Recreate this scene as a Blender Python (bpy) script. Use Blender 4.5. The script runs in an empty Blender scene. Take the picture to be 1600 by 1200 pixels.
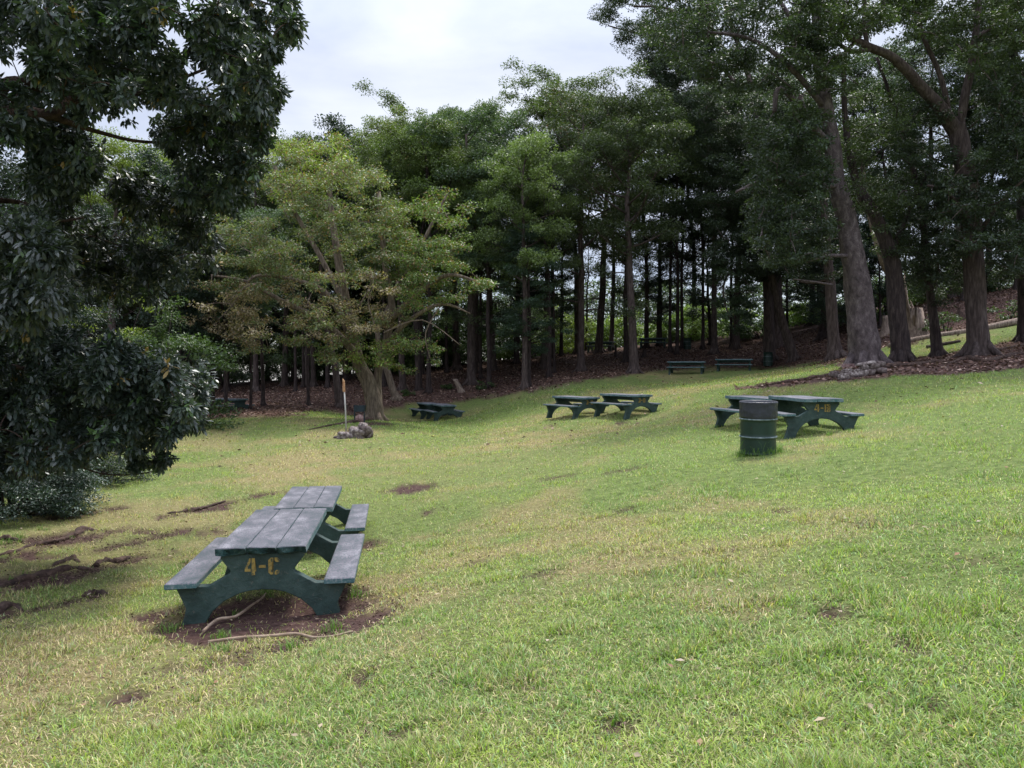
import bpy, bmesh, math, random
import numpy as np
R = math.radians
scene = bpy.context.scene
C = scene.collection

# ------------------------------------------------------------------ camera, sky, sun, exposure
EYE = 1.7
F = 1248.0                       # focal length in photo pixels (1600 wide)
PITCH = -math.atan(20 / F)       # horizon at y = 580
cam = bpy.data.cameras.new('camera'); camo = bpy.data.objects.new('camera', cam); C.objects.link(camo)
camo.location = (0, 0, EYE); camo.rotation_euler = (R(90) + PITCH, 0, 0)
cam.sensor_width = 36; cam.lens = 36 * F / 1600; cam.clip_end = 2000; cam.clip_start = 0.05
scene.camera = camo
SUN_EL, SUN_AZ = R(62), R(25)    # azimuth measured from +Y towards +X
w = bpy.data.worlds.new('World'); scene.world = w; w.use_nodes = True
nt = w.node_tree; nt.nodes.clear()
def N(nt, t, **k):
    n = nt.nodes.new(t)
    for a, b in k.items():
        if a == 'inp':
            for i, v in b.items(): n.inputs[i].default_value = v
        else: setattr(n, a, b)
    return n
sky = N(nt, 'ShaderNodeTexSky', sky_type='NISHITA', sun_disc=False, sun_elevation=SUN_EL, sun_rotation=SUN_AZ)
tc = N(nt, 'ShaderNodeTexCoord')
mp = N(nt, 'ShaderNodeMapping'); mp.inputs['Scale'].default_value = (1, 1, 2.4)
nz = N(nt, 'ShaderNodeTexNoise', inp={'Scale': 2.3, 'Detail': 7, 'Roughness': .52, 'Distortion': .3})
rp = N(nt, 'ShaderNodeValToRGB')
rp.color_ramp.elements[0].position = .36; rp.color_ramp.elements[0].color = (3.6, 4.1, 5.5, 1)
rp.color_ramp.elements[1].position = .62; rp.color_ramp.elements[1].color = (6.3, 6.6, 7.4, 1)
sx = N(nt, 'ShaderNodeSeparateXYZ')
mr = N(nt, 'ShaderNodeMapRange', inp={'From Min': .35, 'From Max': 1.0, 'To Min': 1.0, 'To Max': 3.1})
vm = N(nt, 'ShaderNodeVectorMath', operation='SCALE')
mix = N(nt, 'ShaderNodeMix', data_type='RGBA')
gap = N(nt, 'ShaderNodeMapRange', inp={'From Min': .02, 'From Max': .16, 'To Min': .35, 'To Max': .90})
bg = N(nt, 'ShaderNodeBackground', inp={'Strength': .1}); out = N(nt, 'ShaderNodeOutputWorld')
L = nt.links.new
L(tc.outputs['Generated'], mp.inputs[0]); L(mp.outputs[0], nz.inputs['Vector']); L(nz.outputs['Fac'], rp.inputs[0])
L(tc.outputs['Generated'], sx.inputs[0]); L(sx.outputs['Z'], mr.inputs['Value'])
L(rp.outputs[0], vm.inputs[0]); L(mr.outputs[0], vm.inputs['Scale'])
L(sx.outputs['Z'], gap.inputs['Value']); L(gap.outputs[0], mix.inputs['Factor'])
L(sky.outputs[0], mix.inputs[6]); L(vm.outputs[0], mix.inputs[7])
L(mix.outputs[2], bg.inputs[0]); L(bg.outputs[0], out.inputs[0])
sl = bpy.data.lights.new('sun', 'SUN'); sl.energy = 2.7; sl.angle = R(11); sl.color = (1, .96, .88)
so = bpy.data.objects.new('sun', sl); C.objects.link(so)
so.rotation_euler = (R(90) - SUN_EL, 0, math.pi - SUN_AZ)
scene.view_settings.view_transform = 'Standard'; scene.view_settings.look = 'None'
scene.view_settings.exposure = 0.62; scene.view_settings.gamma = 1
scene.render.engine = 'CYCLES'
scene.cycles.max_bounces = 6; scene.cycles.diffuse_bounces = 4; scene.cycles.glossy_bounces = 2
scene.cycles.transmission_bounces = 3; scene.cycles.transparent_max_bounces = 4

# ------------------------------------------------------------------ pixel <-> world
cp, sp = math.cos(PITCH), math.sin(PITCH)
def P(px, py, d):
    """photo pixel at depth d (metres along +Y) -> world point"""
    u = (px - 800) / F; v = (600 - py) / F
    dy = cp - v * sp; dz = sp + v * cp
    return np.array([u * d / dy, d, EYE + dz * d / dy])
def proj(X, Y, Z):
    z = Z - EYE; f = Y * cp + z * sp; up = -Y * sp + z * cp
    f = np.maximum(f, .01)
    return 800 + F * X / f, 600 - F * up / f

# ------------------------------------------------------------------ noise
def _h(ix, iy, iz, s):
    n = (ix.astype(np.int64) * 374761393 + iy.astype(np.int64) * 668265263 + iz.astype(np.int64) * 2147483647 + s * 1274126177) & 0xffffffff
    n = ((n ^ (n >> 13)) * 1274126177) & 0xffffffff
    return ((n ^ (n >> 16)) & 0xffffff) / float(0xffffff)
def vnoise(x, y, z=None, s=0):
    x = np.asarray(x, float); y = np.asarray(y, float); z = np.zeros_like(x) if z is None else np.asarray(z, float)
    ix, iy, iz = np.floor(x), np.floor(y), np.floor(z)
    fx, fy, fz = x - ix, y - iy, z - iz
    fx, fy, fz = [t * t * (3 - 2 * t) for t in (fx, fy, fz)]
    r = 0
    for a in (0, 1):
        for b in (0, 1):
            for c in (0, 1):
                r = r + _h(ix + a, iy + b, iz + c, s) * (fx if a else 1 - fx) * (fy if b else 1 - fy) * (fz if c else 1 - fz)
    return r
def fbm(x, y, s=0, o=4):
    t = 0; a = .5
    for i in range(o):
        t = t + a * vnoise(x * 2 ** i, y * 2 ** i, s=s + i); a *= .5
    return t / (1 - .5 ** o)

# ------------------------------------------------------------------ ground height: thin plate spline through surveyed points
ctrl = [(800,1200,3.3),(100,1200,3.9),(1500,1200,2.8),(0,1000,6.6),(405,968,6.95),(800,960,5.6),(1200,960,4.9),(1600,960,4.3),
 (476,873,10.7),(0,850,11.5),(150,780,15.5),(300,690,26),(450,665,30),(645,763,15.5),(800,780,12),(800,850,8.8),(1000,850,7.6),
 (1000,760,11.5),(1186,711,12.8),(1285,677,15.5),(1400,760,9.5),(1600,700,10.5),(1600,820,6),(1400,650,17),(1600,620,17),
 (1600,583,23),(1340,592,24),(1200,603,27),(1000,655,26.5),(885,658,28),(1075,584,43),(1150,580,44),(1200,580,46),(1050,600,38),
 (960,620,34),(860,626,36),(700,657,38),(684,650,41),(650,648,42),(700,668,33),(750,680,28),(550,685,26),(585,657,32),(330,645,36),(450,640,37),(620,630,43.5),(820,607,42),
 (990,583,44),(460,600,55),(300,622,50),(700,580,56),(850,562,58),(950,550,58),(1050,545,56),(1130,545,56),(1240,552,48),
 (1300,565,40),(1355,572,27),(1410,566,29),(1530,556,29),(1465,557,32),(1450,530,36),(1595,510,36),(1600,535,32),(1300,530,50),
 (1420,485,48),(1600,450,50),(1500,462,52),(1300,505,56),(1750,560,24),(-250,800,14),(-250,1150,4.6),(1900,1100,3),(-100,660,30),(60,640,40)]
CP = np.array([P(*c) for c in ctrl])
def _U(r2): return np.where(r2 > 1e-9, r2 * np.log(r2 + 1e-12) * .5, 0)
_n = len(CP)
_K = _U(((CP[:, None, :2] - CP[None, :, :2]) ** 2).sum(-1)) + np.eye(_n) * 1.2
_Pm = np.hstack([np.ones((_n, 1)), CP[:, :2]])
_A = np.vstack([np.hstack([_K, _Pm]), np.hstack([_Pm.T, np.zeros((3, 3))])])
_S = np.linalg.solve(_A, np.concatenate([CP[:, 2], np.zeros(3)]))
def gz(X, Y):
    X = np.atleast_1d(np.asarray(X, float)); Y = np.atleast_1d(np.asarray(Y, float))
    xc = np.clip(X, -36, 36); yc = np.clip(Y, 1, 62)
    z = np.full(X.shape, _S[_n]) + _S[_n + 1] * xc + _S[_n + 2] * yc
    for i in range(_n):
        z = z + _S[i] * _U((xc - CP[i, 0]) ** 2 + (yc - CP[i, 1]) ** 2)
    dist = np.hypot(X - xc, np.maximum(Y - yc, 0) + np.maximum(yc - Y, 0))
    z = z - np.minimum(dist * .09, 9)
    z = z + (fbm(X * .8, Y * .8, 5, 3) - .5) * .05 + (fbm(X * .25, Y * .25, 9, 2) - .5) * .12
    zt = CP[4, 2]; wgt = np.exp(-((X - CP[4, 0] - .1) ** 2 / 1.1 + (Y - 7.3) ** 2 / 1.6)); z = z * (1 - wgt) + (zt - .01 * 0) * wgt
    return z
def hit(px, py, dmin=2.2, dmax=75):
    """where the sight line through a pixel meets the ground"""
    ds = np.arange(dmin, dmax, .08)
    u = (px - 800) / F; v = (600 - py) / F; dy = cp - v * sp; dz = sp + v * cp
    X = u * ds / dy; Z = EYE + dz * ds / dy
    b = np.where(Z <= gz(X, ds))[0]
    if len(b) == 0:
        i = int(np.argmin(np.abs(Z - gz(X, ds))))
    else: i = b[0]
    return np.array([X[i], ds[i], gz(X[i], ds[i])[0]])
def inpoly(x, y, poly):
    x = np.asarray(x); y = np.asarray(y); r = np.zeros(x.shape, bool); n = len(poly)
    for i in range(n):
        x1, y1 = poly[i]; x2, y2 = poly[(i + 1) % n]
        if y1 == y2: continue
        r ^= ((y1 > y) != (y2 > y)) & (x < (x2 - x1) * (y - y1) / (y2 - y1) + x1)
    return r

# ------------------------------------------------------------------ mesh helpers
rng = np.random.default_rng(7)
random.seed(7)
def mesh_np(name, V, faces, cols=None, smooth=False, mats=()):
    """V (n,3); faces: list of (m,k) index arrays"""
    me = bpy.data.meshes.new(name)
    V = np.asarray(V, np.float32)
    me.vertices.add(len(V)); me.vertices.foreach_set('co', V.ravel())
    faces = [np.asarray(f, np.int32) for f in faces if len(f)]
    loops = np.concatenate([f.ravel() for f in faces])
    sizes = np.concatenate([np.full(len(f), f.shape[1], np.int32) for f in faces])
    starts = np.concatenate([[0], np.cumsum(sizes)[:-1]]).astype(np.int32)
    me.loops.add(len(loops)); me.loops.foreach_set('vertex_index', loops)
    me.polygons.add(len(sizes)); me.polygons.foreach_set('loop_start', starts); me.polygons.foreach_set('loop_total', sizes)
    if smooth: me.polygons.foreach_set('use_smooth', np.ones(len(sizes), bool))
    if cols is not None:
        a = me.color_attributes.new('Col', 'FLOAT_COLOR', 'POINT')
        c = np.ones((len(V), 4), np.float32); c[:, :3] = cols
        a.data.foreach_set('color', c.ravel())
    me.update(calc_edges=True)
    for m in mats: me.materials.append(m)
    return me
class MB:
    def __init__(s): s.v = []; s.q = []; s.t = []; s.n = 0
    def add(s, v, q=None, t=None):
        v = np.asarray(v, float)
        if q is not None and len(q): s.q.append(np.asarray(q) + s.n)
        if t is not None and len(t): s.t.append(np.asarray(t) + s.n)
        s.v.append(v); s.n += len(v)
    def tube(s, pts, rad, seg=8, rough=0, cap=True, seed=0, flat=1.0):
        pts = np.asarray(pts, float); rad = np.asarray(rad, float); n = len(pts)
        T = np.gradient(pts, axis=0); T /= np.linalg.norm(T, axis=1)[:, None] + 1e-9
        ref = np.array([0, 0, 1.]) if abs(T[0, 2]) < .8 else np.array([1., 0, 0])
        a = np.arange(seg) * 2 * math.pi / seg
        V = []
        for i in range(n):
            u = np.cross(T[i], ref); u /= np.linalg.norm(u) + 1e-9; vv = np.cross(T[i], u)
            r = np.full(seg, rad[i])
            if rough: r = r * (1 + rough * (vnoise(np.cos(a) * 1.6 + seed, np.sin(a) * 1.6, np.full(seg, i * .45), s=seed) - .5) * 2)
            V.append(pts[i] + np.outer(np.cos(a) * r, u) + np.outer(np.sin(a) * r * flat, vv))
        V = np.concatenate(V)
        i, j = np.meshgrid(np.arange(n - 1), np.arange(seg), indexing='ij'); i = i.ravel(); j = j.ravel(); k = (j + 1) % seg
        q = np.stack([i * seg + j, i * seg + k, (i + 1) * seg + k, (i + 1) * seg + j], 1)
        t = None
        if cap:
            V = np.vstack([V, pts[0], pts[-1]]); j = np.arange(seg); k = (j + 1) % seg
            t = np.vstack([np.stack([k, j, np.full(seg, n * seg)], 1), np.stack([(n - 1) * seg + j, (n - 1) * seg + k, np.full(seg, n * seg + 1)], 1)])
        s.add(V, q, t)
    def mesh(s, name, mats, smooth=True):
        return mesh_np(name, np.concatenate(s.v), [np.concatenate(x) for x in (s.q, s.t) if x], smooth=smooth, mats=mats)
def link(name, me, parent=None, loc=None, rot=None):
    o = bpy.data.objects.new(name, me); C.objects.link(o)
    if parent is not None: o.parent = parent
    if loc is not None: o.location = loc
    if rot is not None: o.rotation_euler = rot
    return o
def tag(o, label=None, cat=None, group=None, kind=None):
    if label: o['label'] = label
    if cat: o['category'] = cat
    if group: o['group'] = group
    if kind: o['kind'] = kind
    return o
def thing(name, label, cat, loc=(0, 0, 0), rz=0, group=None):
    o = bpy.data.objects.new(name, None); C.objects.link(o); o.empty_display_size = .1
    o.location = loc; o.rotation_euler = (0, 0, rz)
    return tag(o, label, cat, group)
def prism(bm, pts, y0, y1):
    """polygon in xz extruded along y"""
    a = [bm.verts.new((x, y0, z)) for x, z in pts]; b = [bm.verts.new((x, y1, z)) for x, z in pts]
    bm.faces.new(a); bm.faces.new(b[::-1]); n = len(pts)
    for i in range(n): bm.faces.new((a[i], b[i], b[(i + 1) % n], a[(i + 1) % n]))
def bm_obj(name, bm, mats, parent=None, bevel=0, smooth=False):
    bmesh.ops.recalc_face_normals(bm, faces=bm.faces)
    if bevel:
        es = [e for e in bm.edges if len(e.link_faces) == 2 and e.calc_face_angle(0) > .5]
        bmesh.ops.bevel(bm, geom=es, offset=bevel, segments=2, affect='EDGES', profile=.5)
    if smooth:
        for f in bm.faces: f.smooth = True
    me = bpy.data.meshes.new(name); bm.to_mesh(me); bm.free()
    for m in mats: me.materials.append(m)
    return link(name, me, parent)

# ------------------------------------------------------------------ materials
def newmat(name):
    m = bpy.data.materials.new(name); m.use_nodes = True; m.node_tree.nodes.clear(); return m, m.node_tree
def noise_mat(name, cols, scale=6, rough=.9, bump=.3, stretch=(1, 1, 1), detail=8, fine=None, spec=.3, dist=.02, pos=None, nrough=.6):
    m, t = newmat(name); l = t.links.new
    tcn = N(t, 'ShaderNodeTexCoord'); mpn = N(t, 'ShaderNodeMapping'); mpn.inputs['Scale'].default_value = stretch
    n = N(t, 'ShaderNodeTexNoise', inp={'Scale': scale, 'Detail': detail, 'Roughness': nrough, 'Distortion': .4})
    r = N(t, 'ShaderNodeValToRGB'); e = r.color_ramp.elements
    k = len(cols); pos = pos or [.3 + .4 * i / (k - 1) for i in range(k)]
    while len(e) < k: e.new(.5)
    for i, c in enumerate(cols): e[i].position = pos[i]; e[i].color = (*c, 1)
    b = N(t, 'ShaderNodeBsdfPrincipled', inp={'Roughness': rough, 'Specular IOR Level': spec}); o = N(t, 'ShaderNodeOutputMaterial')
    l(tcn.outputs['Object'], mpn.inputs[0]); l(mpn.outputs[0], n.inputs['Vector']); l(n.outputs['Fac'], r.inputs[0])
    colout = r.outputs[0]
    if fine:
        n2 = N(t, 'ShaderNodeTexNoise', inp={'Scale': fine[0], 'Detail': 6, 'Roughness': .7}); l(mpn.outputs[0], n2.inputs['Vector'])
        r2 = N(t, 'ShaderNodeMapRange', inp={'From Min': fine[1], 'From Max': fine[2]}); l(n2.outputs['Fac'], r2.inputs['Value'])
        mx = N(t, 'ShaderNodeMix', data_type='RGBA'); mx.inputs[7].default_value = (*fine[3], 1)
        l(r2.outputs[0], mx.inputs['Factor']); l(colout, mx.inputs[6]); colout = mx.outputs[2]
    l(colout, b.inputs['Base Color'])
    bp = N(t, 'ShaderNodeBump', inp={'Strength': bump, 'Distance': dist})
    n3 = N(t, 'ShaderNodeTexNoise', inp={'Scale': scale * 3, 'Detail': 8, 'Roughness': .65, 'Distortion': .5}); l(mpn.outputs[0], n3.inputs['Vector'])
    l(n3.outputs['Fac'], bp.inputs['Height']); l(bp.outputs[0], b.inputs['Normal']); l(b.outputs[0], o.inputs[0])
    return m
def leaf_mat(name, rough=.45, trans=.3, spec=.4):
    m, t = newmat(name); l = t.links.new
    a = N(t, 'ShaderNodeVertexColor', layer_name='Col'); oi = N(t, 'ShaderNodeObjectInfo')
    mx = N(t, 'ShaderNodeMix', data_type='RGBA', blend_type='MULTIPLY'); mx.inputs['Factor'].default_value = 1
    l(a.outputs[0], mx.inputs[6]); l(oi.outputs['Color'], mx.inputs[7])
    b = N(t, 'ShaderNodeBsdfPrincipled', inp={'Roughness': rough, 'Specular IOR Level': spec}); tr = N(t, 'ShaderNodeBsdfTranslucent')
    hs = N(t, 'ShaderNodeMix', data_type='RGBA', blend_type='MULTIPLY'); hs.inputs['Factor'].default_value = 1; hs.inputs[7].default_value = (1.35, 1.6, .55, 1)
    l(mx.outputs[2], hs.inputs[6]); l(hs.outputs[2], tr.inputs[0])
    ms = N(t, 'ShaderNodeMixShader', inp={0: trans}); o = N(t, 'ShaderNodeOutputMaterial')
    l(mx.outputs[2], b.inputs['Base Color']); l(b.outputs[0], ms.inputs[1]); l(tr.outputs[0], ms.inputs[2]); l(ms.outputs[0], o.inputs[0])
    return m
M = {}
M['leaf'] = leaf_mat('leaf'); M['leaf_gloss'] = leaf_mat('leaf_gloss', .38, .18, .8); M['blade'] = leaf_mat('blade', .55, .35, .25)
M['litter'] = leaf_mat('dead_leaf', .8, .05, .1)
M['bark'] = noise_mat('bark', [(.035, .026, .025), (.085, .062, .058), (.16, .125, .115)], 3, .95, .9, (4, 4, .8), dist=.05)
M['bark_dark'] = noise_mat('bark_dark', [(.02, .015, .016), (.05, .036, .035), (.10, .075, .07)], 3, .95, .9, (4, 4, .8), dist=.05)
M['bark_pale'] = noise_mat('bark_pale', [(.07, .05, .04), (.17, .13, .10), (.30, .24, .19)], 3, .95, .9, (4, 4, .8), dist=.05)
M['bark_big'] = noise_mat('bark_scaly', [(.05, .038, .04), (.12, .092, .095), (.22, .18, .18)], 2.2, .95, 1.0, (3, 3, 1.6), dist=.07, fine=(14, .52, .7, (.055, .05, .05)))
M['dead_wood'] = noise_mat('dead_wood', [(.10, .07, .055), (.24, .18, .15), (.42, .34, .28)], 3, .95, .8, (6, 6, .8), dist=.04)
M['root'] = noise_mat('root_bark', [(.022, .014, .012), (.065, .040, .032), (.14, .09, .07)], 9, .95, 1, (1, 1, 1), dist=.03)
M['paint'] = noise_mat('green_paint', [(.016, .032, .028), (.030, .058, .052), (.055, .088, .080)], 5, .6, .7, fine=(28, .58, .72, (.10, .10, .085)), dist=.018, spec=.35)
M['worn'] = noise_mat('worn_concrete_top', [(.058, .070, .080), (.135, .128, .150), (.27, .255, .285)], 4.5, .8, .8, (1, .5, 1), fine=(70, .48, .66, (.045, .075, .078)), dist=.01)
M['edge'] = noise_mat('worn_painted_edge', [(.03, .09, .095), (.07, .14, .15), (.20, .24, .25)], 5, .7, .5, fine=(40, .5, .7, (.28, .30, .31)), dist=.008)
M['broken'] = noise_mat('broken_concrete', [(.008, .012, .012), (.025, .07, .07), (.09, .15, .15)], 12, .9, 1, dist=.03)
M['stencil'] = noise_mat('stencil_paint', [(.22, .155, .05), (.40, .28, .075)], 8, .8, .4, fine=(30, .50, .62, (.06, .07, .05)), dist=.005)
M['drum'] = noise_mat('drum_paint', [(.004, .018, .013), (.008, .030, .022), (.016, .044, .035)], 3, .42, .25, (1, 1, .5), fine=(20, .62, .7, (.05, .03, .02)), dist=.006, spec=.5)
M['hoop'] = noise_mat('worn_steel_hoop', [(.03, .06, .055), (.14, .18, .19), (.34, .37, .39)], 9, .5, .3, dist=.003)
M['liner'] = noise_mat('bin_liner', [(.018, .019, .028), (.034, .036, .052)], 4, .42, .35, (1, 1, 2.0), detail=3, dist=.02, spec=.5)
M['stone'] = noise_mat('field_stone', [(.06, .045, .042), (.20, .16, .15), (.52, .46, .43)], 9, .95, 1.0, dist=.06)
M['stone_dark'] = noise_mat('sooty_stone', [(.035, .025, .025), (.12, .09, .085), (.26, .22, .20)], 5, .95, .8, dist=.04)
M['stick'] = noise_mat('dead_stick', [(.16, .11, .075), (.30, .22, .16), (.42, .33, .25)], 8, .9, .6, dist=.01)
M['pole'] = noise_mat('weathered_pole', [(.30, .29, .27), (.52, .50, .47)], 6, .8, .4, dist=.005)
M['orange'] = noise_mat('orange_marker', [(.30, .12, .06), (.55, .36, .20)], 8, .7, .3, dist=.004)
M['iron'] = noise_mat('rusty_iron', [(.012, .02, .024), (.03, .045, .055)], 8, .6, .4, dist=.004)
M['rust'] = noise_mat('rusty_pan', [(.12, .06, .055), (.28, .17, .16), (.45, .33, .31)], 9, .8, .5, dist=.006)

# ground material driven by masks stored per vertex: r litter, g bare soil, b dryness
m, t = newmat('ground'); l = t.links.new; M['ground'] = m
tcn = N(t, 'ShaderNodeTexCoord'); vc = N(t, 'ShaderNodeVertexColor', layer_name='Col'); sep = N(t, 'ShaderNodeSeparateColor'); l(vc.outputs[0], sep.inputs[0])
def nramp(scale, cols, pos, detail=8, rough=.7):
    n = N(t, 'ShaderNodeTexNoise', inp={'Scale': scale, 'Detail': detail, 'Roughness': rough}); l(tcn.outputs['Object'], n.inputs['Vector'])
    r = N(t, 'ShaderNodeValToRGB'); e = r.color_ramp.elements
    while len(e) < len(cols): e.new(.5)
    for i, c in enumerate(cols): e[i].position = pos[i]; e[i].color = (*c, 1)
    l(n.outputs['Fac'], r.inputs[0]); return r.outputs[0], n.outputs['Fac']
def cmix(f, a, b):
    x = N(t, 'ShaderNodeMix', data_type='RGBA'); l(f, x.inputs['Factor']); l(a, x.inputs[6]); l(b, x.inputs[7]); return x.outputs[2]
lawn, f1 = nramp(9, [(.045, .060, .018), (.12, .165, .045), (.22, .25, .095)], [.3, .5, .72])
dry, f2 = nramp(14, [(.11, .085, .045), (.23, .19, .085), (.34, .28, .16)], [.3, .5, .7])
soil, f3 = nramp(16, [(.030, .016, .014), (.075, .042, .036), (.15, .10, .085)], [.3, .52, .75])
lit, f4 = nramp(11, [(.040, .024, .021), (.10, .060, .050), (.22, .14, .115)], [.35, .52, .72], 10, .85)
c = cmix(sep.outputs[2], lawn, dry); c = cmix(sep.outputs[1], c, soil); c = cmix(sep.outputs[0], c, lit)
b = N(t, 'ShaderNodeBsdfPrincipled', inp={'Roughness': .95, 'Specular IOR Level': .15}); o = N(t, 'ShaderNodeOutputMaterial')
bp = N(t, 'ShaderNodeBump', inp={'Strength': .8, 'Distance': .05}); _, f5 = nramp(22, [(0, 0, 0), (1, 1, 1)], [0, 1])
l(f5, bp.inputs['Height']); l(bp.outputs[0], b.inputs['Normal']); l(c, b.inputs['Base Color']); l(b.outputs[0], o.inputs[0])

# ------------------------------------------------------------------ ground masks (what grows or lies where)
edge_x = [-300, 0, 200, 300, 420, 520, 560, 620, 650, 700, 760, 860, 1000, 1050, 1130, 1200, 1300, 1345, 1365, 1440, 1600, 1900]
edge_y = [700, 700, 684, 660, 648, 641, 650, 641, 632, 629, 621, 604, 584, 577, 574, 574, 566, 562, 545, 533, 500, 470]
strip = [(1140, 608), (1190, 598), (1260, 590), (1320, 578), (1350, 568), (1400, 564), (1500, 548), (1600, 530), (1800, 495), (1800, 572), (1600, 577), (1450, 586), (1350, 592), (1250, 601), (1190, 607)]
SOIL = []      # (x, y, rx, ry, rot, strength)
def soil(px, py, rxp, ryp, k=1.0, d=None):
    c = hit(px, py); a = hit(px + rxp, py); b = hit(px, py + ryp)
    SOIL.append((c[0], c[1], abs(a[0] - c[0]), max(.25, abs(c[1] - b[1])), k))
soil(430, 968, 200, 50, 1.3); soil(250, 960, 60, 18, .9); soil(540, 975, 95, 24, 1.0); soil(360, 945, 95, 24, .6); soil(560, 945, 75, 24, .8); soil(470, 1000, 120, 20, .7)
soil(580, 852, 40, 13, .8); soil(645, 763, 56, 9, 1.1); soil(205, 1090, 78, 16, .75); soil(330, 1040, 130, 28, .45)
soil(60, 905, 90, 20, 1.0); soil(90, 845, 100, 14, 1.0); soil(150, 928, 32, 10, .8); soil(10, 955, 50, 16, .8)
soil(330, 795, 60, 6, .8); soil(430, 775, 80, 8, .45); soil(330, 830, 60, 14, .45); soil(110, 800, 50, 7, .7)
soil(590, 662, 60, 6, .8); soil(860, 664, 22, 3, .7); soil(970, 662, 25, 3, .8); soil(1235, 683, 22, 4, .6); soil(480, 858, 60, 14, .6)
soil(240, 870, 60, 14, .5); soil(200, 850, 50, 8, .8); soil(60, 870, 80, 8, .7); soil(225, 830, 40, 5, .8); soil(30, 980, 60, 12, .5); soil(700, 690, 60, 6, .25); soil(1380, 640, 60, 5, .15); soil(130, 745, 60, 12, .6)
for pl_, ry_ in [([(-30, 885), (60, 856), (112, 844), (152, 834), (210, 822)], 9), ([(-30, 938), (60, 908), (120, 896), (200, 876), (250, 866)], 13), ([(60, 812), (150, 798), (200, 790)], 6), ([(255, 806), (310, 796), (360, 784), (420, 770)], 6),
        ([(-30, 975), (40, 955), (90, 945)], 10), ([(110, 940), (170, 928)], 9), ([(-30, 855), (40, 846), (120, 830)], 6), ([(150, 860), (230, 842), (300, 826)], 6), ([(500, 905), (560, 925), (600, 940)], 14), ([(300, 880), (350, 850), (400, 820)], 12)]:
    for a_, b_ in zip(pl_[:-1], pl_[1:]):
        nn_ = max(2, int(abs(b_[0] - a_[0]) / 16))
        for f_ in np.arange(nn_) / nn_: soil(a_[0] + (b_[0] - a_[0]) * f_, a_[1] + (b_[1] - a_[1]) * f_ + 2, 20, ry_, random.uniform(.6, 1.15))
rs_ = random.Random(12)
for px, py in [(960, 1150), (720, 1060), (1100, 1010), (860, 900), (1330, 960), (1480, 1120), (1180, 1120), (600, 1150), (90, 1140), (740, 880), (980, 800), (1150, 860), (1500, 880), (560, 1060), (880, 745), (1010, 735), (690, 800), (1380, 820), (1250, 800), (1450, 1010)]:
    soil(px + rs_.uniform(-30, 30), py, rs_.uniform(30, 80), rs_.uniform(8, 20) * (py - 560) / 500, rs_.uniform(.42, .58))
def masks(X, Y, Z):
    px, py = proj(X, Y, Z)
    fr = Y > 2
    wob = (fbm(X * .5, Y * .35, 21) - .5) * 16 + (fbm(X * 2, Y * 1.2, 25) - .5) * 8
    ey = np.interp(px, edge_x, edge_y)
    lit = np.clip((ey - py + wob) / 5 + .5, 0, 1) * fr * (Y > 22)
    lit = np.where(Y > 60, 1., lit)
    w2 = (fbm(X * 1.2, Y * .8, 31) - .5) * 10
    st = inpoly(px, py + w2, strip) & (Y > 18) & (Y < 40)
    lit = np.maximum(lit, st * 1.0)
    s = np.zeros(X.shape)
    for (cx, cy, rx, ry, k) in SOIL:
        e = np.sqrt(((X - cx) / rx) ** 2 + ((Y - cy) / ry) ** 2)
        s = np.maximum(s, np.clip(1.15 - e, 0, 1) * k)
    s = np.clip((s + (fbm(X * 2.2, Y * 2.2, 41) - .5) * .8 + (fbm(X * 9, Y * 9, 43, 3) - .5) * .55 - .30) * 2.6, 0, 1) * (s > .02)
    d = fbm(X * .35, Y * .28, 51); d2 = fbm(X * 1.6, Y * 1.3, 61)
    dr = np.clip((d - .44) * 3.2 + (d2 - .5) * 2.2, 0, 1)
    # drier band across the middle of the lawn, under the most used part
    g = np.exp(-(((X + 1.0) / 6.0) ** 2 + ((Y - 20) / 7) ** 2)) * .5 + np.exp(-(((X + 2) / 4) ** 2 + ((Y - 6) / 4) ** 2)) * .35 - np.exp(-(((X - 8) / 7) ** 2 + ((Y - 14) / 8) ** 2)) * .25
    dr = np.clip(dr * .75 + g * (.45 + d2 * .6), 0, 1)
    return lit, s, dr

# ground sheet: polar grid round the camera, reaching the horizon
ang = np.concatenate([np.arange(-180, -48, 3.), np.arange(-48, 48, .16), np.arange(48, 180, 3.)]) * math.pi / 180
rad = 0.4 * 1.0195 ** np.arange(0, 385)
na, nr = len(ang), len(rad)
RR, AA = np.meshgrid(rad, ang, indexing='ij')
GX = (RR * np.sin(AA)).ravel(); GY = (RR * np.cos(AA)).ravel(); GZ = gz(GX, GY)
lt, so_, dr = masks(GX, GY, GZ)
GZ2 = GZ - so_ * .025 + lt * (fbm(GX * 1.5, GY * 1.5, 71) - .5) * .10
V = np.vstack([np.stack([GX, GY, GZ2], 1), [[0, 0, gz(0, 0)[0]]]])
i, j = np.meshgrid(np.arange(nr - 1), np.arange(na), indexing='ij'); i = i.ravel(); j = j.ravel(); k = (j + 1) % na
q = np.stack([i * na + j, (i + 1) * na + j, (i + 1) * na + k, i * na + k], 1)
j = np.arange(na); tri = np.stack([j, (j + 1) % na, np.full(na, nr * na)], 1)
cols = np.vstack([np.stack([lt, so_, dr], 1), [[0, 0, 0]]])
g = link('ground', mesh_np('ground', V, [q[:, ::-1], tri], cols, True, [M['ground']]))
tag(g, 'sloping park lawn rising to leaf covered ground under the trees', 'ground', kind='structure')
if g.data.polygons[5].normal.z < 0: g.data.flip_normals()

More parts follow.
